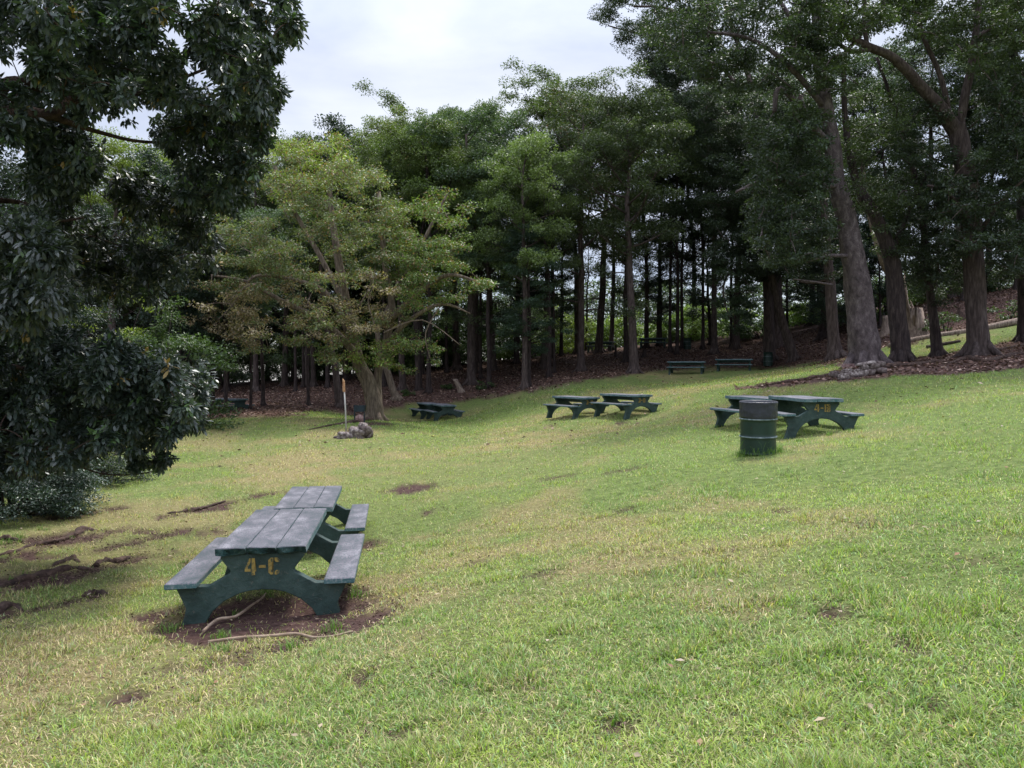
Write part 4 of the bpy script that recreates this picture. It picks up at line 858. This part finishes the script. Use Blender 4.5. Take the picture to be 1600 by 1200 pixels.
def slab(w_, l_, t_, x0, z0, nx, ny, sag=0, seed=0):
    """bevelled slab with slightly wavy surface, top faces material 0, sides 1"""
    bm = bmesh.new(); b_ = .010
    xs = [0, b_] + list(np.linspace(b_, w_ - b_, nx + 1)[1:-1]) + [w_ - b_, w_]; ys = [-l_ / 2, -l_ / 2 + b_] + list(np.linspace(-l_ / 2 + b_, l_ / 2 - b_, ny + 1)[1:-1]) + [l_ / 2 - b_, l_ / 2]
    def grid(z, inset, flip):
        G = []
        for ix, x in enumerate(xs):
            row = []
            for iy, y in enumerate(ys):
                e = (ix in (0, len(xs) - 1)) or (iy in (0, len(ys) - 1))
                zz = z - (inset if e else 0) + (vnoise(np.array([x * 3 + seed]), np.array([y * 3]), s=seed)[0] - .5) * .008 - sag * (1 - (2 * y / l_) ** 2)
                row.append(bm.verts.new((x0 + x, y, zz)))
            G.append(row)
        return G
    T = grid(z0 + t_, .008, 0); B = grid(z0, -.008, 1)
    for i in range(len(xs) - 1):
        for j in range(len(ys) - 1):
            f = bm.faces.new((T[i][j], T[i + 1][j], T[i + 1][j + 1], T[i][j + 1])); f.material_index = 0
            f = bm.faces.new((B[i][j], B[i][j + 1], B[i + 1][j + 1], B[i + 1][j])); f.material_index = 2
    n_, m_ = len(xs) - 1, len(ys) - 1
    rings = []
    def side(a, b):
        for k in range(len(a) - 1):
            f = bm.faces.new((a[k], a[k + 1], b[k + 1], b[k])); f.material_index = 1
    side([T[i][0] for i in range(n_ + 1)], [B[i][0] for i in range(n_ + 1)]); side([T[i][m_] for i in range(n_ + 1)], [B[i][m_] for i in range(n_ + 1)])
    side(T[0], B[0]); side(T[n_], B[n_])
    return bm
def glyph_polys(ch):
    if ch == '4': return [[(.0, .22), (.0, .36), (.26, 1), (.32, 1), (.32, .76), (.14, .38), (.32, .38), (.32, .22)], [(.38, 0), (.38, 1.0), (.56, 1.0), (.56, .38), (.63, .38), (.63, .22), (.56, .22), (.56, 0)]]
    if ch == '-': return [[(.06, .42), (.06, .58), (.44, .58), (.44, .42)]]
    if ch == 'C': return [[(.28, 1), (.14, 1), (.0, .86), (.0, .14), (.14, 0), (.28, 0), (.28, .16), (.2, .22), (.2, .78), (.28, .84)], [(.35, 1), (.50, 1), (.62, .88), (.62, .74), (.42, .74), (.42, .82), (.35, .84)], [(.35, 0), (.50, 0), (.62, .12), (.62, .26), (.42, .26), (.42, .18), (.35, .16)]]
    if ch == 'B': return [[(0, 0), (0, 1), (.19, 1), (.19, 0)], [(.26, 1), (.60, 1), (.74, .88), (.74, .62), (.64, .5), (.74, .38), (.74, .12), (.60, 0), (.26, 0), (.26, .19), (.52, .2), (.52, .4), (.26, .4), (.26, .6), (.52, .6), (.52, .8), (.26, .81)]]
    if ch == '3': return [[(0, 1), (.48, 1), (.6, .88), (.6, .62), (.51, .5), (.6, .38), (.6, .12), (.48, 0), (0, 0), (0, .16), (.36, .17), (.4, .22), (.4, .38), (.34, .42), (.14, .42), (.14, .58), (.34, .58), (.4, .62), (.4, .8), (.36, .84), (0, .84)]]
def triangulate_fill(bm):
    bmesh.ops.triangulate(bm, faces=bm.faces[:], ngon_method='EAR_CLIP')
def make_table(label, cat, near, yaw, text=None, group=None, broken=False, sink=0, roll=0, pitch=0, gap=True, tone=None):
    """near: ground point under the near end; yaw: how far the long axis swings left of straight ahead"""
    ya = R(yaw); ax = np.array([-math.sin(ya), math.cos(ya)])
    c_ = near[:2] + ax * TL / 2; zc = (gz(*c_)[0] * .5 + near[2] * .5) - sink
    root = thing('picnic_table', label, cat, (c_[0], c_[1], zc), 0, group); root.rotation_euler = (R(pitch), R(roll), ya)
    root.rotation_mode = 'XYZ'
    # tabletop of three boards
    all_bm = bmesh.new(); tmp = []
    bw = (TW - .016) / 3
    for i in range(3):
        b_ = slab(bw, TL, TT, -TW / 2 + i * (bw + .008), TH - TT, 4, 22, seed=i + 1)
        if broken: rough_end(b_, -TL / 2, None, 1.7)
        me = bpy.data.meshes.new('t'); b_.to_mesh(me); b_.free(); all_bm.from_mesh(me); bpy.data.meshes.remove(me)
    tp_ = bm_obj('tabletop', all_bm, [M['worn'], M['broken'] if broken else M['edge'], M['paint']], root)
    if broken:
        for f in tp_.data.polygons:
            if f.material_index == 1 and abs(f.normal.x) > .7: f.material_index = 3
        tp_.data.materials.append(M['edge'])
    for sx_ in (-1, 1):
        bb = slab(.265, TL - .04, .055, -.1325, .35, 3, 18, seed=7 + sx_)
        for v in bb.verts: v.co.x += sx_ * .675
        bm_obj('bench', bb, [M['worn'], M['edge'], M['paint']], root)
    for k, y in enumerate((-TL / 2 + .10, TL / 2 - .20)):
        bm = bmesh.new(); prism(bm, support_profile(), y, y + .10)
        sup = bm_obj('support', bm, [M['paint']], root, bevel=.008)
        if k == 0 and text:
            hgt = .15; tb_ = bmesh.new(); sc_ = hgt / 1.0; xx = -.5 * (.72 + .58 + .62) * .155
            for ch in text:
                for poly in glyph_polys(ch): prism(tb_, [(xx + p_[0] * .155, .437 + p_[1] * hgt) for p_ in poly], y - .0035, y + .002)
                xx += {'4': .72, '-': .58, 'C': .7, 'B': .7, '3': .68}[ch] * .155
            triangulate_fill(tb_); bm_obj('stencil_lettering', tb_, [M['stencil']], sup)
    # steel tie under the top, seen in the gap between the two supports
    bm = bmesh.new(); prism(bm, [(-.06, .50), (.06, .50), (.06, TH - TT - .002), (-.06, TH - TT - .002)], -TL / 2 + .202, TL / 2 - .202); bm_obj('tie_beam', bm, [M['paint']], root, bevel=.006)
    return root
def gpt(px, d): q_ = P(px, 580, d); return np.array([q_[0], d, gz(q_[0], d)[0]])
make_table('grey green concrete picnic table stencilled 4-C with a chipped near edge, nearest to the camera', 'picnic table', gpt(405, 6.95), 7.8, '4-C', broken=True, sink=.06)
make_table('grey green picnic table directly behind the one stencilled 4-C', 'picnic table', gpt(473, 10.65), 8.5, None, sink=.04)
make_table('green picnic table stencilled 4-B, right of the black lined drum', 'picnic table', gpt(1288, 15.5), 2, '4-B')
make_table('green picnic table half hidden behind the drum and the table stencilled 4-B', 'picnic table', gpt(1222, 18.0), 12, None, sink=.05)
make_table('green picnic table stencilled 3-B, the right one of the mid lawn pair', 'picnic table', gpt(1006, 27), 30, '3-B')
make_table('left one of the two green picnic tables at mid lawn, its stencil faded', 'picnic table', gpt(924, 28.6), 30, '3-B')
make_table('brownish ended picnic table, right one of the touching pair above the dry lawn', 'picnic table', gpt(701, 38), 18)
make_table('darker left one of the touching picnic table pair near the grove edge', 'picnic table', gpt(679, 39.9), 22)
make_table('left one of two dark picnic tables side by side at the top of the lawn', 'picnic table', gpt(1102, 43), 72, sink=.05)
make_table('right one of two dark picnic tables at the lawn top, beside the far drum', 'picnic table', gpt(1176, 44), 72, sink=.05)
p = hit(960, 548, 40); make_table('picnic table in silhouette behind the thick double trunk in the grove', 'picnic table', p, 70)
p = hit(1042, 543, 40); make_table('picnic table in silhouette left of the three straight poles of trees', 'picnic table', p, 76)
p = hit(378, 640, 30); make_table('dark picnic table in deep shade right of the leftmost pair of trunks', 'picnic table', p, 60, sink=.2)

# ------------------------------------------------------------------ drums
def lathe(prof, seg=56, disp=None):
    n = len(prof); a = np.arange(seg) * 2 * math.pi / seg; V = []
    for i, (r_, z_) in enumerate(prof):
        rr = np.full(seg, r_); zz = np.full(seg, z_)
        if disp: rr, zz = disp(a, i, rr, zz)
        V.append(np.stack([np.cos(a) * rr, np.sin(a) * rr, zz], 1))
    i, j = np.meshgrid(np.arange(n - 1), np.arange(seg), indexing='ij'); i = i.ravel(); j = j.ravel(); k = (j + 1) % seg
    return np.concatenate(V), np.stack([i * seg + j, i * seg + k, (i + 1) * seg + k, (i + 1) * seg + j], 1)
def make_drum(label, p, lined=True, tilt=(0, 0), group=None, s=1.0):
    root = thing('litter_drum', label, 'litter drum', p, 0, group); root.rotation_euler = (tilt[0], tilt[1], .4); root.scale = (s, s, s)
    R0 = .292; H = .86
    def dent(a, i, rr, zz): return rr * (1 + .012 * np.sin(a * 3 + i * .3) * (i % 3 == 1)), zz
    prof = [(0, .02), (R0 - .01, .02), (R0 + .004, 0), (R0 + .004, .018), (R0 - .006, .03)] + [(R0 - .006 + (.0022 if k % 2 else 0), z) for k, z in enumerate(np.linspace(.05, .27, 8))] + [(R0, .285), (R0 + .004, .295), (R0, .305)] + \
           [(R0 - .006 + (.0022 if k % 2 else 0), z) for k, z in enumerate(np.linspace(.32, .56, 8))] + [(R0, .572), (R0 + .004, .582), (R0, .592), (R0 - .006, .61), (R0 - .006, .84), (R0 + .003, .85), (R0 + .004, H), (R0 - .012, H), (R0 - .014, .06), (0, .05)]
    V, q = lathe(prof); link('drum_body', mesh_np('drum_body', V, [q], None, True, [M['drum']]), root)
    for z in (.290, .585):
        V, q = lathe([(R0 - .004, z - .014), (R0 + .010, z - .010), (R0 + .015, z), (R0 + .010, z + .010), (R0 - .004, z + .014)]); link('hoop', mesh_np('hoop', V, [q], None, True, [M['hoop']]), root)
    if lined:
        g = np.random.default_rng(3)
        def wr(a, i, rr, zz):
            f = min(1, i / 3) * .011
            w_ = vnoise(np.cos(a) * 7 + 9, np.sin(a) * 7 + 9, np.full(len(a), i * .9), s=4) - .5 + .7 * (vnoise(np.cos(a) * 16, np.sin(a) * 16, np.full(len(a), i * 1.6), s=8) - .5)
            if 5 < i: w_ = w_ * .5
            low_ = (i == 0) * .03 * (vnoise(np.cos(a) * 3, np.sin(a) * 3, s=5) - .5)
            return rr + f * w_ * 2, zz + low_
        prof = [(R0 + .004, .600), (R0 + .010, .612), (R0 + .012, .645), (R0 + .010, .68), (R0 + .013, .715), (R0 + .010, .75), (R0 + .012, .785), (R0 + .013, .82), (R0 + .016, .85), (R0 + .017, H + .008), (R0 + .006, H + .016), (R0 - .014, H + .008), (R0 - .02, .80), (R0 - .035, .62), (R0 - .07, .42), (0, .36)]
        V, q = lathe(prof, 120, wr); link('bin_liner', mesh_np('bin_liner', V, [q], None, True, [M['liner']]), root)
    return root
pd = gpt(1185, 13.3); make_drum('dark green steel drum with a grey plastic liner folded over its rim', pd, True, (R(1.5), R(-1)), s=1.0)
make_drum('small looking dark drum right of the far picnic tables at the lawn top', gpt(1200, 47) , False, s=.95)
make_drum('tiny drum among the far thin trunks, left of the curved one', hit(1074, 546, 45), False, s=.9)
tufts('tall_grass', 'taller unmown grass growing round the foot of the lined drum', [(pd[0] + .33 * math.cos(a), pd[1] + .33 * math.sin(a), random.uniform(.10, .24), 16, .10) for a in np.linspace(3.0, 6.5, 15)] + [(pd[0] - .33, pd[1] - .1, .42, 6, .05), (pd[0] - .02, pd[1] - .36, .45, 3, .05)])
sp_t = []
for px, py in [(1228, 684), (1330, 676), (1300, 680), (1250, 690), (1120, 668), (275, 985), (360, 935), (330, 1000), (430, 930), (520, 985), (560, 930), (540, 905), (470, 1010), (350, 1020), (30, 840), (60, 830), (15, 850), (560, 690), (530, 690), (575, 688), (1400, 590), (1340, 596)]:
    h_ = hit(px, py)
    for _ in range(3): sp_t.append((h_[0] + random.uniform(-.12, .12), h_[1] + random.uniform(-.1, .1), random.uniform(.06, .13), 18, .07))
for _ in range(230):
    a = random.uniform(-.6, .6); r_ = 1 / random.uniform(1 / 20, 1 / 3.0); sp_t.append((r_ * math.sin(a), r_ * math.cos(a), random.uniform(.05, .09), 14, .06))
tufts('grass_tufts', 'longer green grass tufts dotted over the lawn', sp_t)

# ------------------------------------------------------------------ stones, pole, grill
def stone_mesh(seed, sx_, sy_, sz_):
    bm = bmesh.new(); bmesh.ops.create_icosphere(bm, subdivisions=3, radius=1)
    for v in bm.verts:
        c_ = v.co; m_ = max(abs(c_.x), abs(c_.y), abs(c_.z)); k = (1 / m_) ** .55
        n_ = vnoise(np.array([c_.x * 1.6 + seed]), np.array([c_.y * 1.6]), np.array([c_.z * 1.6]), s=seed)[0] - .5
        c_ *= k * (1 + n_ * .45); v.co = (c_.x * sx_ / 2, c_.y * sy_ / 2, c_.z * sz_ / 2)
    for f in bm.faces: f.smooth = True
    return bm
def stone_pile(label, p, stones, name='stone_fireplace', mat='stone'):
    root = thing(name, label, 'fireplace', p)
    for i, (x, y, z, a, b_, c_, rz, mm) in enumerate(stones):
        zz = gz(p[0] + x, p[1] + y)[0] - p[2]
        o = bm_obj('stone', stone_mesh(i * 3 + 1, a, b_, c_), [M[mm]], root); o.location = (x, y, zz + z); o.rotation_euler = (random.uniform(-.2, .2), random.uniform(-.2, .2), rz)
    return root
p = gpt(1345, 24.2); g_ = random.Random(4)
st = []
for x in np.linspace(-.75, .15, 6): st.append((x, 0, .08, .28, .3, .28, g_.uniform(-1, 1), 'stone'))
for x in np.linspace(-.62, .1, 5): st.append((x, .1, .22, .24, .25, .15, g_.uniform(-1, 1), 'stone'))
st += [(-.5, .15, .32, .4, .2, .10, .2, 'stone'), (.15, .1, .30, .32, .3, .26, .4, 'stone'), (.25, .15, .45, .75, .35, .12, .05, 'stone'), (.55, .15, .30, .4, .4, .28, 0, 'stone_dark'), (.85, .2, .36, .35, .3, .22, 0, 'stone_dark'), (.4, .1, .12, .4, .35, .28, 0, 'stone_dark'), (.8, .1, .12, .5, .35, .26, 0, 'stone_dark'), (-.85, .5, .2, .35, .3, .3, 0, 'stone_dark')]
fp = stone_pile('broken stone fireplace of pale and sooty stones at the foot of the thickest trunk', p, st)
bm = bmesh.new()
for k in range(3): prism(bm, [(-.75, .36 + k * .05), (-.05, .36 + k * .05), (-.05, .385 + k * .05), (-.75, .385 + k * .05)], .34 + k * .06, .40 + k * .06)
bm_obj('grate', bm, [M['rust']], fp); fp.scale = (.78, .78, .8)
p = gpt(556, 26.2)
stone_pile('low heap of weathered pale stones at the foot of the white pole', p, [(-.32, 0, .04, .55, .4, .30, .3, 'stone'), (.05, .05, .12, .6, .45, .40, -.2, 'stone'), (.28, .05, .22, .42, .4, .38, .5, 'stone_dark'), (.22, .05, .38, .3, .3, .22, .1, 'stone'), (-.05, .1, .28, .4, .3, .14, -.4, 'stone'), (.42, .1, .10, .25, .3, .28, .1, 'stone_dark'), (-.55, .05, .02, .4, .25, .12, .1, 'stone_dark')])
# pole with orange marker
p = gpt(541, 26.6); root = thing('marker_pole', 'thin off white pole with an orange marker near its top, beside the low stone heap', 'pole', p)
tb = MB(); tb.tube([[.0, 0, -.2], [-.03, 0, .9], [-.07, 0, 1.55]], [.027, .025, .023], 10, 0); link('post', tb.mesh('post', [M['pole']]), root)
bm = bmesh.new(); prism(bm, [(-.115, 1.50), (-.04, 1.49), (-.055, 1.86), (-.12, 1.94)], -.035, .03); bm_obj('marker', bm, [M['orange']], root, bevel=.004)
# pedestal grill left of the forked trunk
p = gpt(562, 31.5); root = thing('park_grill', 'small dark park grill left of the thick forked trunk', 'grill', p)
bm = bmesh.new(); prism(bm, [(-.2, .42), (.2, .42), (.22, .66), (-.22, .66)], -.16, -.14); prism(bm, [(-.2, .42), (-.185, .42), (-.205, .66), (-.22, .66)], -.137, .18); prism(bm, [(.185, .42), (.2, .42), (.22, .66), (.205, .66)], -.137, .18); prism(bm, [(-.18, .40), (.18, .40), (.18, .415), (-.18, .415)], -.16, .18)
bm_obj('firebox', bm, [M['iron']], root)
for x in (-.19, .19):
    bm = bmesh.new(); prism(bm, [(x - .02, -.1), (x + .02, -.1), (x + .02, .395), (x - .02, .395)], -.1, -.05); bm_obj('leg', bm, [M['iron']], root)
bm = stone_mesh(12, .34, .3, .34); o = bm_obj('stone_base', bm, [M['rust']], root); o.location = (0, 0, .12)

# ------------------------------------------------------------------ stumps, log, sticks, roots
def stump(label, p, h, r0, lean=(0, 0), mat='dead_wood', seed=0, splinter=0, name='stump'):
    g = np.random.default_rng(seed); root = thing(name, label, 'stump', p); seg = 16; a = np.arange(seg) * 6.283 / seg; V = []; lv = [(-.2, 1.6), (0, 1.45), (h * .15, 1.1), (h * .5, .92), (h * .8, .85), (h, .82)]
    for i, (z, f) in enumerate(lv):
        rr = r0 * f * (1 + .22 * (vnoise(np.cos(a) * 2 + seed, np.sin(a) * 2, np.full(seg, z), s=seed) - .5)); zz = np.full(seg, z)
        if i >= 4 and splinter:
            zz = z * (.30 + splinter * np.maximum(np.cos(a - 2.9), 0) ** 2 * (.55 + g.uniform(0, .35, seg)) + g.uniform(-.06, .12, seg))
            if i == 4: zz = zz * .8
        V.append(np.stack([np.cos(a) * rr + lean[0] * z, np.sin(a) * rr + lean[1] * z, zz], 1))
    n = len(lv); i, j = np.meshgrid(np.arange(n - 1), np.arange(seg), indexing='ij'); i = i.ravel(); j = j.ravel(); k = (j + 1) % seg
    q = np.stack([i * seg + j, i * seg + k, (i + 1) * seg + k, (i + 1) * seg + j], 1)
    V = np.vstack(V + [[[lean[0] * h, lean[1] * h, (h * .3 if splinter else h - .02)]]]); j = np.arange(seg); t_ = np.stack([(n - 1) * seg + j, (n - 1) * seg + (j + 1) % seg, np.full(seg, n * seg)], 1)
    link('wood', mesh_np('wood', V, [q, t_], None, False, [M[mat]]), root)
    return root
p = hit(722, 613, 30); stump('short leaning stump with a pale cut end, on the litter above the left picnic tables', p, .75, .17, (-.55, 0), 'dead_wood', 1)
p = hit(1386, 522, 28); stump('squat pale stump left of the curving trunk near the log', p, 1.0, .30, (0, 0), 'dead_wood', 2)
p = hit(1434, 528, 30); stump('tall splintered pale stump with a jagged point, behind the curving trunk', p, 2.9, .40, (-.12, 0), 'dead_wood', 3, 1.0)
sp_r = bpy.data.objects['wood.002'].parent if 'wood.002' in bpy.data.objects else None
tb = MB(); tb.tube([[-.12, 0, .3], [-.34, 0, 1.0], [-.52, .02, 1.6], [-.74, .03, 2.25]], [.26, .20, .10, .012], 7, .3, seed=3); tb.tube([[.1, 0, .4], [-.12, 0, 1.1], [-.38, 0, 1.85]], [.2, .10, .01], 6, .3, seed=5)
if sp_r: link('splinter', tb.mesh('splinter', [M['dead_wood']]), sp_r)
p = hit(962, 558, 35); stump('thin upright black stump left of the stout brown trunk', p, .8, .09, (0, 0), 'bark_dark', 4)
p = hit(1006, 558, 35); stump('short black stump right of the stout brown trunk', p, .5, .16, (.1, 0), 'bark_dark', 5)
p = hit(1505, 497, 30); stump('reddish broken stump behind the forked trunk', p, .8, .32, (0, 0), 'root', 6, .8)
def ground_line(pts_px, w_px, lift=.35, dmin=3):
    pts, rr = [], []
    for i, (x, y) in enumerate(pts_px):
        h_ = hit(x, y, dmin); r_ = (w_px[i] if isinstance(w_px, (list, tuple)) else w_px) * h_[1] / F / 2; pts.append(h_ + [0, 0, r_ * lift]); rr.append(r_)
    return smooth_line(np.array(pts), np.array(rr))
def log_obj(name, label, cat, pts_px, w_px, mat, lift=1.0, rough=.12, group=None, dmin=3, seg=10, seed=0):
    p, r_ = ground_line(pts_px, w_px, lift, dmin); b_ = p[0].copy(); tb = MB(); tb.tube(p - b_ + np.random.default_rng(seed).normal(0, 1, p.shape) * r_[:, None] * (.16 if cat == 'root' else .02), r_ * (1 + (np.random.default_rng(seed + 1).uniform(-.3, .3, len(r_)) if cat == 'root' else 0)), seg, rough, seed=seed)
    me = tb.mesh(name, [M[mat]]); o = link(name, me, None, b_); tag(o, label, cat, group); return o
p0, p1 = hit(1388, 545, 28), hit(1592, 507, 30)
pp = np.array([p0 + (p1 - p0) * f + [0, 0, .14 + .05 * math.sin(f * 7)] for f in np.linspace(0, 1, 9)]); b_ = pp[0].copy(); tb = MB()
tb.tube(pp - b_, [.10, .12, .12, .14, .15, .14, .15, .15, .14], 12, .12); kn = pp[5] - b_; tb.tube([kn, kn + [-.05, -.1, .25]], [.09, .05], 6, .1)
tag(link('fallen_log', tb.mesh('fallen_log', [M['dead_wood']]), None, b_), 'long pale fallen log sloping up to the right behind the right hand trunks', 'log')
log_obj('fallen_branch', 'short dark branch lying on the grass below the long pale log', 'branch', [(1448, 545), (1470, 541), (1500, 535)], [5, 5, 4], 'bark', 1, dmin=27)
log_obj('stick', 'long pale bare stick lying in front of the table stencilled 4-C', 'stick', [(325, 1007), (370, 1003), (420, 999), (462, 996), (490, 1000), (520, 997), (551, 988)], [4.5, 5, 5, 4.5, 4, 3.5, 2.5], 'stick', 1.2, .15)
log_obj('stick', 'curved brown stick lying under the table stencilled 4-C', 'stick', [(318, 990), (340, 974), (368, 966), (392, 950), (408, 940), (415, 930)], [5, 5, 4.5, 4, 3.5, 2.5], 'stick', 1.2, .15)
RT = [([(-40, 882), (0, 869), (26, 861), (60, 850), (86, 846), (112, 838), (132, 830), (152, 829)], [9, 10, 9, 8, 8, 12, 14, 6], 'long thin surface root, upper one near the left edge'),
      ([(-30, 930), (0, 917), (32, 907), (60, 899), (90, 893), (120, 889), (140, 891)], [12, 14, 17, 20, 20, 16, 6], 'thickest brown surface root left of the table stencilled 4-C'),
      ([(82, 887), (100, 877), (114, 874), (124, 880)], [8, 15, 15, 6], 'short humped root just above the thickest surface root'),
      ([(148, 884), (165, 876), (180, 879), (202, 870)], [10, 17, 12, 8], 'knobbly root end right of the thickest surface root'),
      ([(128, 934), (143, 926), (156, 925), (166, 930)], [6, 15, 16, 6], 'isolated dark root knob left of the 4-C table bench'),
      ([(-20, 962), (8, 950), (25, 947), (36, 955)], [12, 18, 15, 6], 'root knob at the very left edge, lowest of the surface roots'),
      ([(262, 803), (285, 800), (305, 796), (330, 790), (352, 784)], [4, 7, 8, 6, 3], 'thin dark root ridge behind the left bench of the 4-C table'),
      ([(108, 806), (122, 801), (136, 803)], [7, 12, 5], 'small root mound below the left edge shrub'),
      ([(-30, 850), (0, 843), (18, 842), (34, 846)], [8, 13, 12, 5], 'root mound below the left edge shrub, at the photo edge')]
for i, (pl, wl, lab) in enumerate(RT): log_obj('surface_root', lab, 'root', pl, [v * .85 for v in wl], 'root', -.3, .45, 'roots surfacing in the left lawn', seg=12, seed=i)
for i, (pl, wl, lab, dm) in enumerate([
      ([(1362, 578), (1395, 574), (1430, 570), (1470, 566), (1500, 570)], [9, 10, 8, 6, 3], 'grey root winding right from the thickest trunk towards the curving one', 20),
      ([(1480, 570), (1510, 562), (1540, 566), (1580, 556), (1610, 552)], [5, 8, 8, 7, 5], 'root winding over the litter below the forked trunk', 20),
      ([(1180, 605), (1230, 598), (1270, 592), (1320, 584)], [3, 6, 7, 9], 'low root ridge running left from the stone fireplace', 20),
      ([(1540, 552), (1570, 546), (1600, 540)], [8, 6, 4], 'root running right from the foot of the forked trunk', 22),
      ([(480, 672), (520, 665), (560, 659), (580, 657)], [2, 4, 6, 9], 'dark root running left from the thick forked trunk', 24)]):
    log_obj('surface_root', lab, 'root', pl, wl, 'root', .3, .25, 'roots at the feet of the large trunks', seg=8, seed=i + 20, dmin=dm)
print('objects', len(bpy.data.objects), 'polys', sum(len(m_.polygons) for m_ in bpy.data.meshes))
